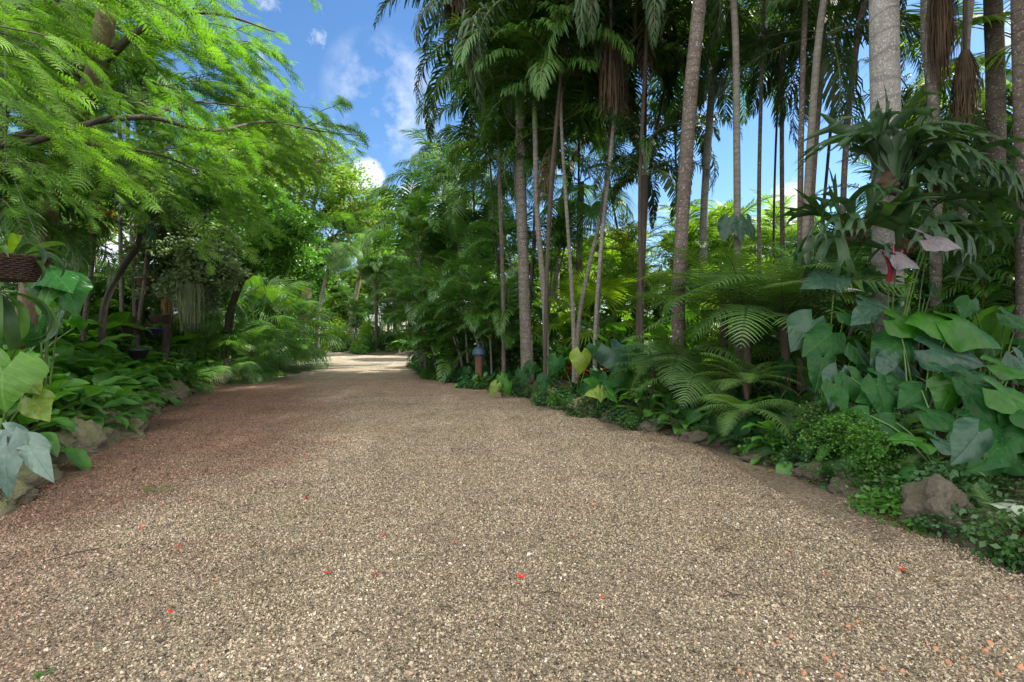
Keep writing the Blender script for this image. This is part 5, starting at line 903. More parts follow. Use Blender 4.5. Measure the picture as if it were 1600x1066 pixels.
# ------------------------------------------------------------------ planting along the right edge
edge = np.array([tuple(map(float, p)) for p in RIGHT[3:-2]])
seg = np.linalg.norm(np.diff(edge, axis=0), axis=1); cum = np.concatenate([[0], np.cumsum(seg)]); tot = cum[-1]
def along(s, off):
    i = min(int(np.searchsorted(cum, s) - 1), len(seg) - 1); i = max(i, 0); a, b = edge[i], edge[i + 1]; t = (s - cum[i]) / seg[i]; p = a + (b - a) * t; d = (b - a) / seg[i]; n_ = np.array([-d[1], d[0]]); q = p + n_ * off
    if sdf(np.array([q[0]]), np.array([q[1]]))[0] < 0: q = p - n_ * off
    return q
r = np.random.default_rng(21); kinds = {.2: ('low', 'low', 'fern', 'low'), .5: ('fern', 'low', 'anth', 'fern', 'low'), .95: ('anth', 'fern', 'spath', 'low'), 1.5: ('spath', 'anth', 'fern', 'strap', 'cordy'), 2.2: ('spath', 'fern', 'ginger', 'anth'), 3.0: ('ginger', 'spath', 'fern'), 3.9: ('ginger', 'spath')}
NM = {'low': 'low dark small-leaved mound', 'fern': 'small dark green fern', 'anth': 'small heart-leaved plant', 'spath': 'dark glossy lance-leaved plant', 'cordy': 'narrow-leaved cordyline tuft', 'strap': 'strap-leaved tuft', 'ginger': 'broad-leaved ginger', 'fern_lt': 'pale green small fern'}
SEGS = lambda y: y < 4.6
for off, ks in kinds.items():
    s = 2.0
    while s < tot - .2:
        q = along(s, off + r.uniform(-.08, .15)); k = ks[int(r.integers(len(ks)))]; y = q[1]; sc = {'low': .85, 'fern': .72, 'anth': .8, 'spath': .6, 'cordy': .7, 'strap': .6, 'ginger': .5}[k] * r.uniform(.8, 1.2) * (1 + .02 * y) * (1 + .16 * min(off, 3))
        plant(k, NM[k], q[0], q[1], sc, v=None if k != 'cordy' else int(r.integers(2)), group=NM[k] + 's of the right bed'); s += {.2: .36, .5: .42, .95: .6, 1.5: .75, 2.2: .85, 3.0: 1.0, 3.9: 1.2}[off] * (1 + .035 * y)

for px, dY, k, s_ in ((1010, .5, 'fern', 1.3), (1035, .45, 'fern', 1.2), (1060, .6, 'spath', .9), (1085, .4, 'fern', 1.35), (1105, .7, 'anth', 1.3), (1125, .35, 'fern', 1.25), (1145, .6, 'fern', 1.5), (1165, .3, 'fern', 1.1), (1180, .55, 'anth', 1.3), (1200, .4, 'fern', 1.4), (1225, .5, 'spath', .9), (1245, .35, 'fern', 1.2), (1150, .9, 'spath', 1.1), (1190, .95, 'fern', 1.6), (1100, 1.0, 'fern', 1.6), (1060, 1.1, 'fern', 1.6), (1230, .9, 'fern', 1.5), (1020, 1.0, 'spath', 1.1)):
    ye = [y for y in np.arange(4, 11, .05) if sdf(np.array([GX(px, y)]), np.array([y]))[0] > 0]; Y = min(ye) + dY; plant(k, {'fern': 'dark arching fern', 'spath': 'dark glossy lance-leaved plant', 'anth': 'heart-leaved plant'}[k], GX(px, Y), Y, s_ * .72, v=int(r.integers(3)), group='plants at the foot of the tree ferns')
# ------------------------------------------------------------------ left bed
r = np.random.default_rng(31); ledge = [(float(a), float(b)) for a, b in LEFT[1:11]]
def lx(y): ys = [p[1] for p in ledge]; xs = [p[0] for p in ledge]; return float(np.interp(y, ys, xs))
for y in np.arange(4.6, 13.5, .62):
    for off in (.72, 1.2, 1.75, 2.4, 3.1, 3.8):
        if r.random() < .93:
            x = lx(y) - off + r.uniform(-.15, .15); plant('spath', 'glossy green peace lily', x, y + r.uniform(-.2, .2), (.74 + .27 * off) * r.uniform(.85, 1.12), group='peace lilies filling the left bed')
for y in np.arange(13.5, 30, 1.3):
    for off, k in ((.5, 'low'), (1.0, 'spath'), (1.7, 'fern')):
        x = lx(y) - off; plant(k, {'low': 'low dark mound of small leaves', 'spath': 'glossy leafy plant', 'fern': 'dark arching fern'}[k], x, y + r.uniform(-.4, .4), {'low': 1.2, 'spath': 1.0, 'fern': 1.5}[k] * r.uniform(.8, 1.2), group='plants under the left fan palms')
for y in np.arange(5.2, 12.5, .9):
    x = lx(y) - .38; k = ('anth', 'fern', 'low')[int(r.integers(3))]; plant(k, NM[k], x, y, .4 * r.uniform(.8, 1.2), group='small plants between the left stones', z=H(x, y) + .05)
for y in np.arange(4.8, 14, .95):
    for off, k, s_ in ((4.6, 'ginger', .95), (5.6, 'ginger', 1.15), (5.1, 'bush', .9)):
        x = lx(y) - off + r.uniform(-.3, .3); plant(k, {'ginger': 'broad-leaved ginger plant', 'bush': 'dense leafy bush'}[k], x, y + r.uniform(-.3, .3), s_ * r.uniform(.85, 1.15), v=int(r.integers(3)), group='tall plants at the back of the left bed')
# far bed
for px in range(535, 656, 11):
    Y = 35.3 + r.uniform(0, 1.5) + (3.5 if px < 560 else 0); k = ('fern', 'low', 'strap')[int(r.integers(3))]; plant(k, {'fern': 'arching fern', 'low': 'low rounded mound', 'strap': 'tuft of long leaves'}[k] + ' at the front of the far bed', GX(px, Y), Y, 2.6 * r.uniform(.8, 1.2), group='low plants at the front of the far bed')
for i, px in enumerate(range(536, 664, 14)): Y = 37.0 + r.uniform(-.6, 1.2) + (3.5 if px < 560 else 0); plant('bush', 'rounded leafy bush in the far bed', GX(px, Y), Y, r.uniform(.9, 1.3), v=(0, 1, 3, 1)[i % 4], group='bushes in the far bed')
# near left: big leaves over the stones
def lone(name, label, foot, leaves, stem=STEM, size=.01):
    c = np.array([foot[0], foot[1], H(foot[0], foot[1])]); o = thing(name, label, 'plant', c, None, auto=False)
    for (px, py, Y, L, ang, facing, me) in leaves:
        a = P(px, py, Y); bladed(o, me, a, np.array([math.cos(R(ang)), -.35, -math.sin(R(ang))]), np.array([0.25, -facing, 1.0 - .3 * facing]), L, stem, r=size)
    return o
lone('silver_aroid', 'silver-grey arrow-leaved plant hanging over the stones in the left foreground', (-4.75, 4.1), [(8, 672, 3.75, .36, 18, .7, HT['silver_leaf'][0]), (12, 695, 3.65, .40, 78, 1.3, HT['silver_leaf'][1]), (45, 695, 3.7, .36, 42, 1.1, HT['silver_leaf'][0])])
lone('philodendron', 'plant with the great ribbed light green leaf at the left edge', (-4.9, 4.3), [(5, 578, 4.05, .42, 80, 1.2, HT['round'][0]), (-45, 560, 4.0, .4, 110, 1.1, HT['round'][1])])
lone('yellow_leaved_aroid', 'plant with two yellow-mottled leaves beside the great ribbed leaf', (-5.0, 4.6), [(38, 590, 4.35, .26, 30, .9, HT['aroid_yl'][0]), (50, 622, 4.3, .30, 38, 1.1, HT['aroid_yl'][0])])
lone('upright_aroid', 'upright broad leaves standing at the left edge over the peace lilies', (-6.3, 5.8), [(35, 530, 5.6, .36, -75, .9, HT['aroid'][0]), (62, 522, 5.8, .34, -60, .8, HT['aroid'][2]), (118, 510, 6.6, .22, -80, .9, HT['aroid_br'][1]), (5, 535, 5.4, .34, -100, .9, HT['aroid'][2]), (85, 510, 6.4, .3, -50, .9, HT['aroid_sl'][0])])
lone('split_leaved_climber', 'climber with broad drooping dark leaves right of the near basket', (-6.0, 6.2), [(75, 420, 6.0, .5, 25, .5, HT['aroid'][1]), (105, 440, 6.1, .5, 60, .9, HT['aroid'][0]), (80, 445, 6.0, .4, 100, .9, HT['aroid_br'][2]), (60, 430, 6.0, .36, 60, .9, HT['aroid'][1])])

# ------------------------------------------------------------------ stones
def rockmat(name, a, b, moss, amt):
    m, t, out = newmat(name); n = tnoise(t, 9, 8, None, .7); v = tnoise(t, 30, 5, None, .7); c = mixc(t, mth(t, 'MULTIPLY', mth(t, 'SUBTRACT', n, .3), 2.2, True), a, b)
    c = mixc(t, mth(t, 'MULTIPLY', mth(t, 'SUBTRACT', v, .58), 8, True), c, tuple(x * .35 for x in a))
    g = t.nodes.new('ShaderNodeNewGeometry'); s = t.nodes.new('ShaderNodeSeparateXYZ'); t.links.new(g.outputs['Normal'], s.inputs[0])
    f = mth(t, 'ADD', mth(t, 'MULTIPLY', s.outputs[2], .7), mth(t, 'MULTIPLY', tnoise(t, 4.5, 6, None, .65), 1.6)); f = mth(t, 'MULTIPLY', mth(t, 'SUBTRACT', f, 1.6 - amt), 2.5, True)
    f = mth(t, 'MULTIPLY', f, mth(t, 'MULTIPLY', mth(t, 'SUBTRACT', tnoise(t, 26, 8, None, .75), .28), 2.6, True)); c = mixc(t, f, c, mixc(t, v, moss, tuple(x * .45 for x in moss)))
    pb = t.nodes.new('ShaderNodeBsdfPrincipled'); t.links.new(c, pb.inputs['Base Color']); pb.inputs['Roughness'].default_value = .95
    bp = t.nodes.new('ShaderNodeBump'); bp.inputs['Distance'].default_value = .05; bp.inputs['Strength'].default_value = 1; t.links.new(mth(t, 'ADD', n, mth(t, 'MULTIPLY', v, .5)), bp.inputs['Height']); t.links.new(bp.outputs[0], pb.inputs['Normal']); t.links.new(pb.outputs[0], out.inputs[0]); return m
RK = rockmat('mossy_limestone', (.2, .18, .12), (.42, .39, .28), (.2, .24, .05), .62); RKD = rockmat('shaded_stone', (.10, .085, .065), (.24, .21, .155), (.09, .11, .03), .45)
def rock(seed, sub=5):
    import bmesh
    bm = bmesh.new(); bmesh.ops.create_icosphere(bm, subdivisions=sub, radius=1.0); off = Vector((seed * 7.3, seed * 3.1, 0))
    for v in bm.verts:
        p = v.co.copy(); d = mnoise.noise(p * 1.1 + off) * .55 + mnoise.noise(p * 2.6 + off) * .25 + mnoise.noise(p * 6 + off) * .13 - abs(mnoise.noise(p * 11 + off)) * .12 + mnoise.noise(p * 22 + off) * .04; v.co = p * (1 + d)
        v.co.z = v.co.z if v.co.z > -.5 else -.5
    me = bpy.data.meshes.new('stone'); bm.to_mesh(me); bm.free()
    for p in me.polygons: p.use_smooth = True
    return me
RM = [rock(i) for i in range(5)]; RMD = [m.copy() for m in RM]
for m in RM: m.materials.append(RK)
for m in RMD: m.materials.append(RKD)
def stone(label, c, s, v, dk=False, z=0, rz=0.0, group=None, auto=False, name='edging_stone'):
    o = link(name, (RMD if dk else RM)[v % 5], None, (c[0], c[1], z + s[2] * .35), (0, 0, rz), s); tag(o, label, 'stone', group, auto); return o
GL = 'limestones edging the left bed'
for i, (px, py, s, lab) in enumerate(((-30, 800, (.3, .26, .22), 'stone cut by the left edge'), (12, 775, (.3, .22, .2), 'pale flat stone under the silver leaves'), (60, 752, (.2, .2, .16), 'small round stone behind the silver leaf tip'), (75, 715, (.3, .25, .2), 'low mossy stone behind the silver leaves'), (120, 706, (.42, .3, .26), 'yellow-mossed stone, broad and crumbling'),
        (172, 684, (.42, .34, .28), 'largest mossy stone halfway along the left bed'), (195, 662, (.34, .3, .26), 'mossy stone leaning on the largest one'), (217, 650, (.4, .34, .3), 'smooth grey-green rounded stone'), (243, 632, (.4, .35, .28), 'pale stone under overhanging leaves'), (268, 622, (.36, .3, .26), 'stone at the end of the peace lily row'), (300, 612, (.4, .35, .24), 'dark stone past the peace lilies'), (330, 602, (.5, .4, .32), 'rounded stone before the fan palms'), (352, 592, (.5, .4, .3), 'far stone at the foot of the fan palms'), (150, 690, (.25, .2, .16), 'small stone before the largest mossy one'), (400, 582, (.5, .4, .2), 'low stone under the fan palm leaves'), (455, 568, (.6, .5, .22), 'farthest low stone on the left'))):
    g = G(px, py); stone(lab, (g[0] - .02, g[1]), s, i, False, .0, i * 1.3, GL)
GR = 'stones edging the right bed'
for i, (px, py, s, lab) in enumerate(((1478, 842, (.26, .22, .27), 'large limestone block at the right edge of the gravel'), (1560, 872, (.2, .2, .17), 'dark stone behind the red-flowered plant'), (1400, 806, (.16, .14, .12), 'small shaded stone left of the large limestone'), (905, 650, (.34, .28, .2), 'round grey stone at the gravel edge below the orange leaf'), (876, 637, (.3, .26, .18), 'dark stone left of the round grey one'), (850, 630, (.32, .26, .18), 'mossy stone third from the round grey one'), (825, 622, (.34, .26, .18), 'low stone under pale small leaves'), (800, 614, (.3, .25, .16), 'stone beside the bright small aroid'),
        (950, 661, (.2, .18, .12), 'small stone right of the round grey one'), (1010, 678, (.2, .18, .12), 'shaded stone below the dark mounds'), (1080, 697, (.2, .18, .12), 'shaded stone below the layered ferns'), (1180, 728, (.2, .16, .12), 'shaded stone under the pale fern tip'), (1260, 757, (.22, .18, .13), 'shaded stone under the maidenhair fern'), (1330, 783, (.18, .15, .12), 'shaded stone right of the maidenhair fern'), (740, 604, (.3, .25, .15), 'stone below the blue-capped ornament'))):
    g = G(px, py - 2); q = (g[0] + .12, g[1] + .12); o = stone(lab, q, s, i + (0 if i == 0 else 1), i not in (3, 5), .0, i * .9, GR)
# loose orange stones and litter
r = np.random.default_rng(77); ORG = plain('orange_stone', (.40, .2, .11), .9, var=.45, scale=50); SM = [rock(20 + i, 2) for i in range(3)]
for m in SM: m.materials.append(ORG)
for i, (px, py) in enumerate(((1290, 1035), (1302, 1028), (1505, 1035), (1516, 1052), (1462, 1020), (1448, 1010), (1570, 1020), (1585, 1032), (1548, 1012), (1540, 1024), (1410, 1055), (1236, 1000), (1215, 1008), (1155, 1055), (1172, 1060), (1255, 1058), (1035, 980), (1340, 978), (1580, 940), (1325, 985), (1482, 1042), (1560, 1060), (1595, 1050), (1378, 1050), (1310, 1062))):
    g = G(px, py); s = r.uniform(.008, .017); o = link('orange_pebble', SM[i % 3], None, (g[0], g[1], .012 + s * .4), (r.uniform(0, 3), r.uniform(0, 3), r.uniform(0, 6)), (s, s * .9, s * .7)); tag(o, 'orange-brown pebble among the grey gravel', 'stone', 'orange pebbles at the bottom right')
def petal(seed):
    r = np.random.default_rng(seed); mb = MB(); k = 6
    for j in range(int(r.integers(1, 3))):
        a = r.uniform(0, 6.28); M = np.array(Matrix.Rotation(a, 3, 'Z') @ Matrix.Rotation(r.uniform(-.5, .2), 3, 'Y')); h = heart(L=.03, Wd=.014, back=.1, seed=seed + j, fold=.4, droop=-.5, nr=6, nc=2, wave=.2).template(); mb.inst(h, [M], [[.004 * j, 0, .004]])
    return mb.mesh('petal', [L_['petal']])
PT = [petal(i) for i in range(5)]
for i, (px, py) in enumerate(((480, 783), (707, 853), (895, 792), (928, 795), (514, 902), (588, 903), (575, 850), (813, 910), (1235, 872), (940, 940), (608, 690), (640, 703), (453, 722), (476, 718), (250, 795), (222, 832), (188, 783), (52, 770), (75, 765), (82, 755), (118, 725), (30, 790), (791, 708), (1408, 898), (280, 862), (265, 965), (1075, 730), (730, 690), (1290, 905), (600, 842), (895, 845), (560, 740))):
    g = G(px, py); big = 1.0 if px in (480, 707, 813, 514, 588, 928) else r.uniform(.5, .8); o = link('fallen_petal', PT[i % 5], None, (g[0], g[1], .026), (0, r.normal(0, .15), r.uniform(0, 6)), big); tag(o, 'red fallen petal on the gravel', 'petal', 'red petals fallen on the drive')
for i, (px, py, L) in enumerate(((130, 870, .35), (1130, 865, .12), (1150, 940, .14), (860, 935, .12), (1350, 960, .2), (1380, 850, .15), (1200, 780, .12), (990, 860, .1), (700, 960, .12), (480, 760, .12), (330, 700, .2), (560, 1000, .1), (1270, 850, .14), (1010, 745, .15))):
    g = G(px, py); a = r.uniform(-.8, .5) + (.5 if i == 0 else 0); mb = MB(); d = np.array([math.cos(a), math.sin(a), 0]); tube(mb, [-d * L / 2, [0, .012, .006], d * L / 2], [.004, .0035, .002], 5, 0, 6); o = mb.obj('fallen_twig', B_['wood_dk'], None, loc=(g[0], g[1], .028)); tag(o, 'thin dark twig lying on the gravel', 'twig', 'twigs fallen on the drive')
LF = [lance(L=.07, Wd=.017, pet=.012, a0=8, droop=d, seed=i, pr=.0012, k=6).mesh('fallen_leaf', [L_[m], L_['dead']]) for i, (d, m) in enumerate(((.3, 'dead'), (-.4, 'thatch'), (.1, 'aroid_yl'), (-.2, 'dead')))]
for i in range(64):
    s_ = r.uniform(0, 1); y = 2.6 + 11 * s_ ** 1.4; left = i % 2; x = (lx(y) + abs(r.normal(.1, .45))) if left else None
    if not left:
        xs_ = [v for v in np.arange(-4, 4, .05) if sdf(np.array([v]), np.array([y]))[0] < 0]; x = max(xs_) - abs(r.normal(.1, .4))
    if sdf(np.array([x]), np.array([y]))[0] > .1: continue
    o = link('fallen_leaf', LF[i % 4], None, (x, y, .02), (r.normal(0, .2), r.normal(0, .1), r.uniform(0, 6.28)), r.uniform(.6, 1.3)); tag(o, 'small dry curled leaf on the gravel', 'leaf', 'dry leaves fallen on the drive')
g = G(240, 772); o = thing('fern_sprig', 'pale green sprig lying on the gravel at the left', 'sprig', (g[0], g[1], .03), auto=False); fl_ = fernfrond(L=.24, n=10, pl=.05, seed=4, a0=8, bend=12, bip=False, w=.006, rr=.002).mesh('leaflets', [L_['lime'], STEM]); link('leaflets', fl_, o, (0, 0, 0), (0, 0, 2.6)); link('leaflets', fl_, o, (-.02, 0, 0), (0, 0, .2), .8)
g = G(70, 1058); o = thing('seedling', 'tiny bright green seedling at the bottom left', 'plant', (g[0], g[1], .01), auto=False); leafy(5, 26, .035, .03, .016).obj('leaves', [L_['maiden'], STEM], o)
# plants at the far right bottom corner
for px, py, Y, k, s, lab, v in ((1580, 850, 3.35, 'low', .55, 'crinkled green small-leaved plant at the bottom right edge', 3), (1545, 845, 3.5, 'low', .45, 'small-leaved plant right of the large limestone', 3), (1600, 895, 3.1, 'low', .5, 'small-leaved plant cut by the right edge at the gravel', 1), (1420, 770, 4.0, 'low', .5, 'small-leaved plant left of the large limestone', 0), (1510, 760, 4.0, 'fern', .6, 'small fern above the large limestone', 0), (1440, 760, 4.2, 'anth', .6, 'heart-leaved plant above the large limestone', 0)):
    g = (GX(px, Y), Y); plant(k, lab, g[0], g[1], s, v=v, group=None, z=max(0.02, P(px, py, Y)[2] - .12))
o = thing('nerve_plant', 'white-veined leaves at the right edge above the crinkled plant', 'plant', P(1588, 800, 3.35), auto=False)
WL = heart(L=.11, Wd=.035, back=.05, seed=2, fold=.25, droop=.3, nr=8, nc=3).mesh('leaf', [L_['white_leaf']])
for i in range(16): a = i * 2.4; link('leaf', WL, o, (.05 * math.cos(a * 1.7), .05 * math.sin(a), .02 * (i % 4)), (0, r.uniform(-.3, .5), a), r.uniform(.8, 1.3))
o = thing('red_flower_plant', 'small plant with red flowers at the right edge', 'plant', P(1588, 822, 3.25), auto=False); mb = MB(); v = r.normal(0, .03, (26, 3)); mb.inst(diamond(1, .45), rand_frames(26, r) * .022, v); mb.obj('flowers', [L_['petal']], o); leafy(8, 160, .1, .08, .03).obj('leaves', [L_['shrub'], STEM], o)
for o_, g_ in ((None, None),): pass
c = P(1167, 452, 8.0); o = thing('orchid', 'purple orchid spray above the layered fern fronds', 'flower', c, auto=False); mb = MB(); v = r.normal(0, 1, (30, 3)) * [.1, .05, .05]; mb.inst(diamond(1, .45), rand_frames(30, r) * .055, v); ORC = leafmat('orchid_petal', (.3, .06, .45), (.45, .12, .6), trans=.3, tcol=(1.2, .8, 1.2)); mb.obj('flowers', [ORC], o); mb = MB(); tube(mb, [[0, .1, -1.2], [0, .05, -.4], [0, 0, 0]], [.008, .005], 5, 0, 8); mb.obj('flower_stalk', STEM, o)

# ------------------------------------------------------------------ baskets, pots, ornament, wall
WK = barkmat('wicker', (.04, .022, .018), (.14, .08, .06), scale=60, stretch=3); TERRA = plain('terracotta', (.13, .07, .045), .85, var=.3, scale=15); BLK = plain('black_plastic', (.02, .02, .025), .4); WIRE = plain('wire', (.1, .1, .1), .4, .8)
def woven(mb, r0, r1, h, rows=11, n=44):
    """wicker: strands going over and under upright stakes"""
    for k in range(rows):
        z = h * (k + .5) / rows; rad = r0 + (r1 - r0) * z / h; th = np.linspace(0, 2 * math.pi, n * 2 + 1); q = np.stack([(rad + .009 * np.cos(th * n / 2 + math.pi * (k % 2))) * np.cos(th), (rad + .009 * np.cos(th * n / 2 + math.pi * (k % 2))) * np.sin(th), 0 * th + z], -1); tube(mb, q, [h / rows * .5] * 2, 4, 0, cap=False)
    for i in range(n // 2): a = i * 4 * math.pi / n; tube(mb, [[r0 * math.cos(a), r0 * math.sin(a), 0], [r1 * math.cos(a), r1 * math.sin(a), h]], [.006, .006], 4, 0, cap=False)
    lathe(mb, [(.001, 0), (r0, 0)], 24); 
def hangbasket(name, label, c, r0, r1, h, mat, top, kind=None, ks=.4, wov=True, group='hanging baskets and pots in the left bed'):
    o = thing(name, label, 'basket' if wov else 'pot', c, group, auto=False); mb = MB()
    if wov: woven(mb, r0, r1, h)
    else: lathe(mb, [(.001, 0), (r0, 0), (r0 + (r1 - r0) * .8, h * .8), (r1 * 1.0, h * .8), (r1 * 1.08, h * .82), (r1 * 1.08, h), (r1 * .95, h), (r1 * .9, h * .85), (.001, h * .85)], 24)
    bw = mb.obj('bowl', mat, o); mb = MB(); th = np.linspace(0, 2 * math.pi, 33); tube(mb, np.stack([r1 * np.cos(th), r1 * np.sin(th), 0 * th + h], -1), [.008, .008], 5, 0, cap=False); mb.obj('rim', mat, bw)
    if wov: mb = MB(); lathe(mb, [(r1 * .97, h * .86), (.001, h * .9)], 20); mb.obj('soil', B_['fibre'], o)
    mb = MB()
    for i in range(3): a = i * 2.094 + .4; tube(mb, [[r1 * math.cos(a), r1 * math.sin(a), h], [0, 0, h + r1 * 3.2]], [.0022, .0022], 4, 0)
    tube(mb, [[0, 0, h + r1 * 3.2], [0, 0, top - c[2]]], [.003, .003], 4, 0); mb.obj('hanging_wires', WIRE, o); return o
bz = P(8, 438, 4.6); hangbasket('hanging_basket', 'large dark wicker basket hanging at the left edge', bz, .2, .3, .22, WK, 4.6)
o = thing('trailing_fern', 'long pale strap leaves trailing out of the near wicker basket', 'plant', bz + [0, 0, .2], auto=False); SLv = [lance(L=.75, Wd=.055, pet=.02, a0=35, droop=d, seed=i, wave=.1).mesh('leaf', [L_[m], STEM]) for i, (d, m) in enumerate(((1.1, 'fern'), (1.25, 'stag'), (1.0, 'lime')))]
for i in range(22): a = i * 2.4; link('leaf', SLv[i % 3 if i % 5 == 0 else i % 2], o, (.12 * math.cos(a), .12 * math.sin(a), 0), (r.normal(0, .2), -R(r.uniform(-30, 40)), a), r.uniform(.45, .8))
o = thing('long_leaved_fern', 'pale green long leaves hanging below the near wicker basket at the left edge', 'plant', P(-5, 455, 4.9), auto=False)
for i in range(9): a = -1.6 + i * .42; link('leaf', SLv[(i % 2)], o, (.05 * math.cos(a), .05 * math.sin(a), -.0), (r.normal(0, .2), R(r.uniform(35, 70)), a), r.uniform(.9, 1.2))
hangbasket('hanging_pot', 'small terracotta pot hanging in the grey-green tree', P(226, 447, 11.6), .12, .18, .2, TERRA, 3.6, wov=False)
hangbasket('hanging_basket', 'brown wicker basket hanging low under the grey-green tree', P(210, 520, 11.4), .18, .25, .19, WK, 3.2)
hangbasket('hanging_pot', 'dark blue pot hanging low beside the brown wicker basket', P(240, 526, 11.5), .15, .21, .21, plain('dark_blue_glaze', (.02, .025, .06), .25), 3.3, wov=False)
hangbasket('hanging_basket', 'dark basket against the trunk of the grey-green tree', P(253, 506, 11.9), .19, .25, .2, WK, 3.3)
hangbasket('hanging_pot', 'black plastic pot sunk among the peace lilies', P(216, 560, 10.4), .14, .2, .2, BLK, 3.2, wov=False)
hangbasket('hanging_basket', 'black basket hanging behind the right side of the grey-green tree', P(322, 420, 12.5), .25, .33, .24, BLK, 4.6)
for i, (px, py, Y) in enumerate(((226, 440, 11.6), (212, 508, 11.4), (240, 515, 11.5), (216, 550, 10.4), (322, 405, 12.5))):
    c = P(px, py, Y); plant('fern', 'fern growing in a hanging pot', c[0], c[1], .6 if Y < 12 else .9, v=0, z=c[2], group='ferns in the hanging pots')
o = thing('hanging_moss', 'curtain of thin grey-green strands hanging beside the tree trunk', 'plant', P(297, 432, 11.6), auto=False); strands(340, r, 1.3, .42, .005, .8).obj('strands', [L_['moss']], o)
o = thing('hanging_moss', 'short brown mossy strands wrapping the trunk of the basket-hung tree', 'plant', P(262, 465, 12.4), auto=False); strands(160, r, .6, .15, .006, .8).obj('strands', [L_['dead']], o)
for i, (px, py, Y, n) in enumerate(((425, 435, 20.6, 90), (410, 440, 20.6, 60))): o = thing('hanging_roots', 'brown hanging roots on the fig tree ' + ('trunk' if i == 0 else 'left of its trunk'), 'roots', P(px, py, Y), 'hanging roots of the fig tree', auto=False); strands(n, r, 1.1, .22, .012, .6).obj('strands', [L_['dead']], o)
# ornament
c = P(748, 575, 13.9); zg = H(c[0], c[1]); o = thing('garden_ornament', 'terracotta pillar with a rounded blue cap among the right bed leaves', 'ornament', (c[0], c[1], zg), auto=False)
mb = MB(); hh = P(0, 556, 13.6)[2] - zg; lathe(mb, [(.001, 0), (.13, 0), (.13, .05), (.115, .08), (.105, hh * .5), (.12, hh * .9), (.13, hh * .92), (.13, hh), (.001, hh)], 20); mb.obj('pillar', TERRA, o)
mb = MB(); lathe(mb, [(.10, hh - .02), (.19, hh + .0), (.2, hh + .05), (.18, hh + .14), (.12, hh + .22), (.001, hh + .27)], 24); capo = mb.obj('cap', plain('blue_glaze', (.05, .09, .15), .5, var=.35), o)
mb = MB(); lathe(mb, [(.03, hh + .26), (.035, hh + .3), (.001, hh + .34)], 12); mb.obj('knob', plain('blue_glaze_knob', (.05, .09, .15), .4), capo)
for dx, dy, k, s_ in ((.0, -.42, 'fern', 1.0), (.18, -.35, 'spath', .5), (-.22, -.4, 'spath', .5), (-.35, -.5, 'anth', .9), (.3, -.55, 'fern', .9), (.05, -.75, 'low', 1.0)): plant(k, NM[k], c[0] + dx, c[1] + dy, s_, group=NM[k] + 's of the right bed')
# low wall beyond the left bed
a, b = P(72, 500, 17), P(180, 500, 15.5); ln = float(np.linalg.norm(b - a)) + 4; ang = math.atan2(b[1] - a[1], b[0] - a[0]); mid = (a + b) / 2
o = thing('garden_wall', 'low tan wall with a weathered tiled coping behind the left bed', 'wall', (mid[0], mid[1], 0), auto=False, rz=ang); zt = P(0, 470, 16)[2]
def box(mb, x0, x1, y0, y1, z0, z1, m=0):
    V = [(x, y, z) for x in (x0, x1) for y in (y0, y1) for z in (z0, z1)]; mb.add(V, [[0, 1, 3, 2], [4, 6, 7, 5], [0, 4, 5, 1], [2, 3, 7, 6], [0, 2, 6, 4], [1, 5, 7, 3]], None, m)
mb = MB(); box(mb, -ln / 2, ln / 2, -.12, .12, -.1, zt - .12); mb.obj('wall', plain('tan_render', (.38, .27, .16), .9, scale=6), o, smooth=False)
mb = MB(); k = int(ln / .32)
for i in range(k): x = -ln / 2 + i * .32; box(mb, x, x + .31, -.19, .19, zt - .117, zt - .06 + .012 * (i % 2)); box(mb, x + .02, x + .29, -.12, .12, zt - .05, zt + .02)
mb.obj('coping', plain('worn_tile', (.30, .17, .11), .85, var=.5, scale=4), o, smooth=False)

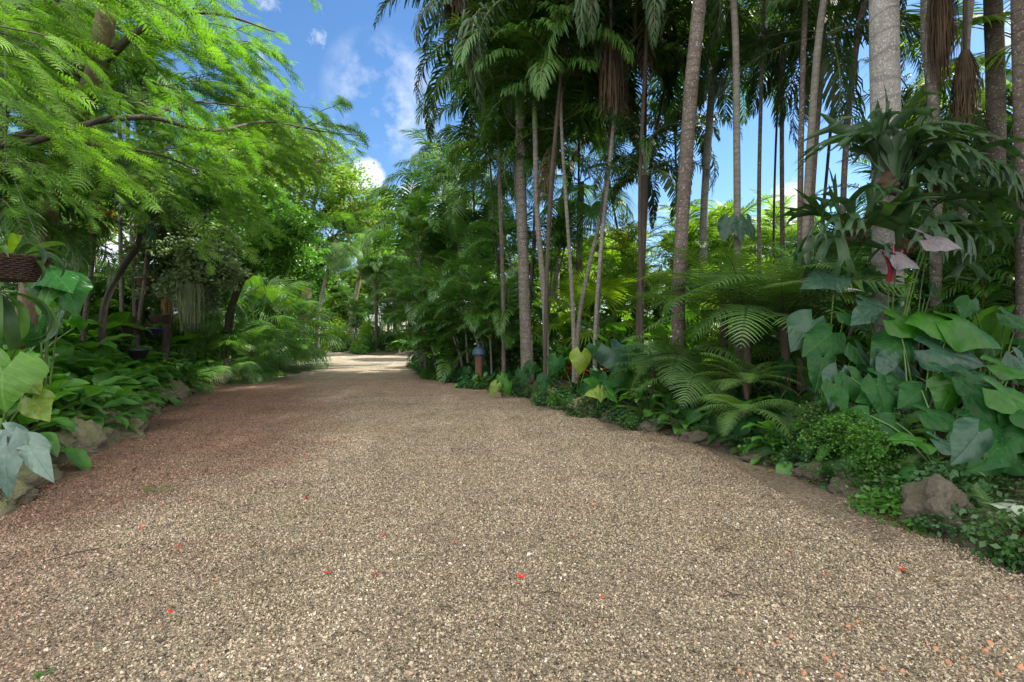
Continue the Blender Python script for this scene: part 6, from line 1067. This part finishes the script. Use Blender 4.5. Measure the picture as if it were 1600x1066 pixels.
# ------------------------------------------------------------------ telling look-alikes apart: nearest landmark, then order from the left
LM = [('the near wicker basket', 30, 420), ('the great ribbed leaf', 20, 620), ('the silver leaves', 45, 715), ('the largest mossy stone', 172, 670), ('the grey-green tree', 275, 420), ('the low tan wall', 110, 475), ('the stone row\'s end', 285, 620), ('the left fan palms', 400, 520), ('the drooping fan leaf', 480, 530), ('the leaning shaggy palm', 510, 440),
      ('the far bed', 595, 540), ('the drive\'s bend', 660, 570), ('the blue-capped ornament', 748, 560), ('the stout middle trunk', 820, 520), ('the yellowing round leaf', 907, 565), ('the corrugated dark leaf', 975, 565), ('the dark straight trunk', 1003, 460), ('the layered tree fern', 1140, 500), ('the low pale fern', 1150, 640), ('the crossing trunks', 1255, 440),
      ('the maidenhair fern', 1330, 700), ('the staghorn trunk', 1386, 500), ('the biggest bright leaf', 1500, 500), ('the large limestone', 1475, 810), ('the right edge', 1590, 650), ('the hanging blue leaves', 1150, 370), ('the orange leaf', 938, 610),
      ('the gravel\'s centre', 700, 760), ('the bottom edge', 750, 1000), ('the bottom right corner', 1500, 1020), ('the bottom left corner', 150, 960), ('the near left stones', 110, 740), ('the red petal at mid-gravel', 480, 783), ('the pebble row', 1300, 1030), ('the drive\'s middle', 850, 850), ('the left gravel edge', 200, 810)]
ORD = ['leftmost', 'second', 'third', 'fourth', 'fifth', 'sixth', 'seventh', 'eighth', 'ninth', 'tenth', 'eleventh', 'twelfth', 'thirteenth', 'fourteenth', 'fifteenth']
grp = {}
bpy.context.view_layer.update()
for o, auto in THINGS:
    if not auto: continue
    w = o.matrix_world.translation
    if w.y < .3: continue
    px = 800 + w.x / w.y * FPX; py = HOR - (w.z + .2 - 1.5) / w.y * FPX; k = min(LM, key=lambda l: (l[1] - px) ** 2 + (l[2] - py) ** 2)
    dx = px - k[1]; rel = 'near' if abs(dx) < 12 else ('left of' if dx < 0 else 'right of')
    if 'edge' in k[0] or 'corner' in k[0] or 'centre' in k[0] or 'bend' in k[0]: rel = 'near'
    grp.setdefault((o['label'], rel, k[0]), []).append((px, o))
for (lab, rel, lm), l in grp.items():
    n = len(l); l.sort(key=lambda q: q[1].matrix_world.translation.y); nr = 1 if n <= 3 else (2 if n <= 8 else (3 if n <= 18 else 4)); per = math.ceil(n / nr)
    for k in range(nr):
        row = sorted(l[k * per:(k + 1) * per], key=lambda q: q[0]); rn = {1: [''], 2: [', nearer row', ', farther row'], 3: [', front row', ', middle row', ', back row'], 4: [', front row', ', second row', ', third row', ', back row']}[nr][k]
        for i, (px, o) in enumerate(row):
            m = len(row); od = '' if m == 1 else ('leftmost ' if i == 0 else ('rightmost ' if i == m - 1 else ORD[i] + '-from-left '))
            o['label'] = f'{od}{lab} {rel} {lm}{rn}'
long = [o['label'] for o, _ in THINGS if len(o['label'].split()) > 16]
print('things', len(THINGS), 'objects', len(bpy.data.objects), 'too long:', long)
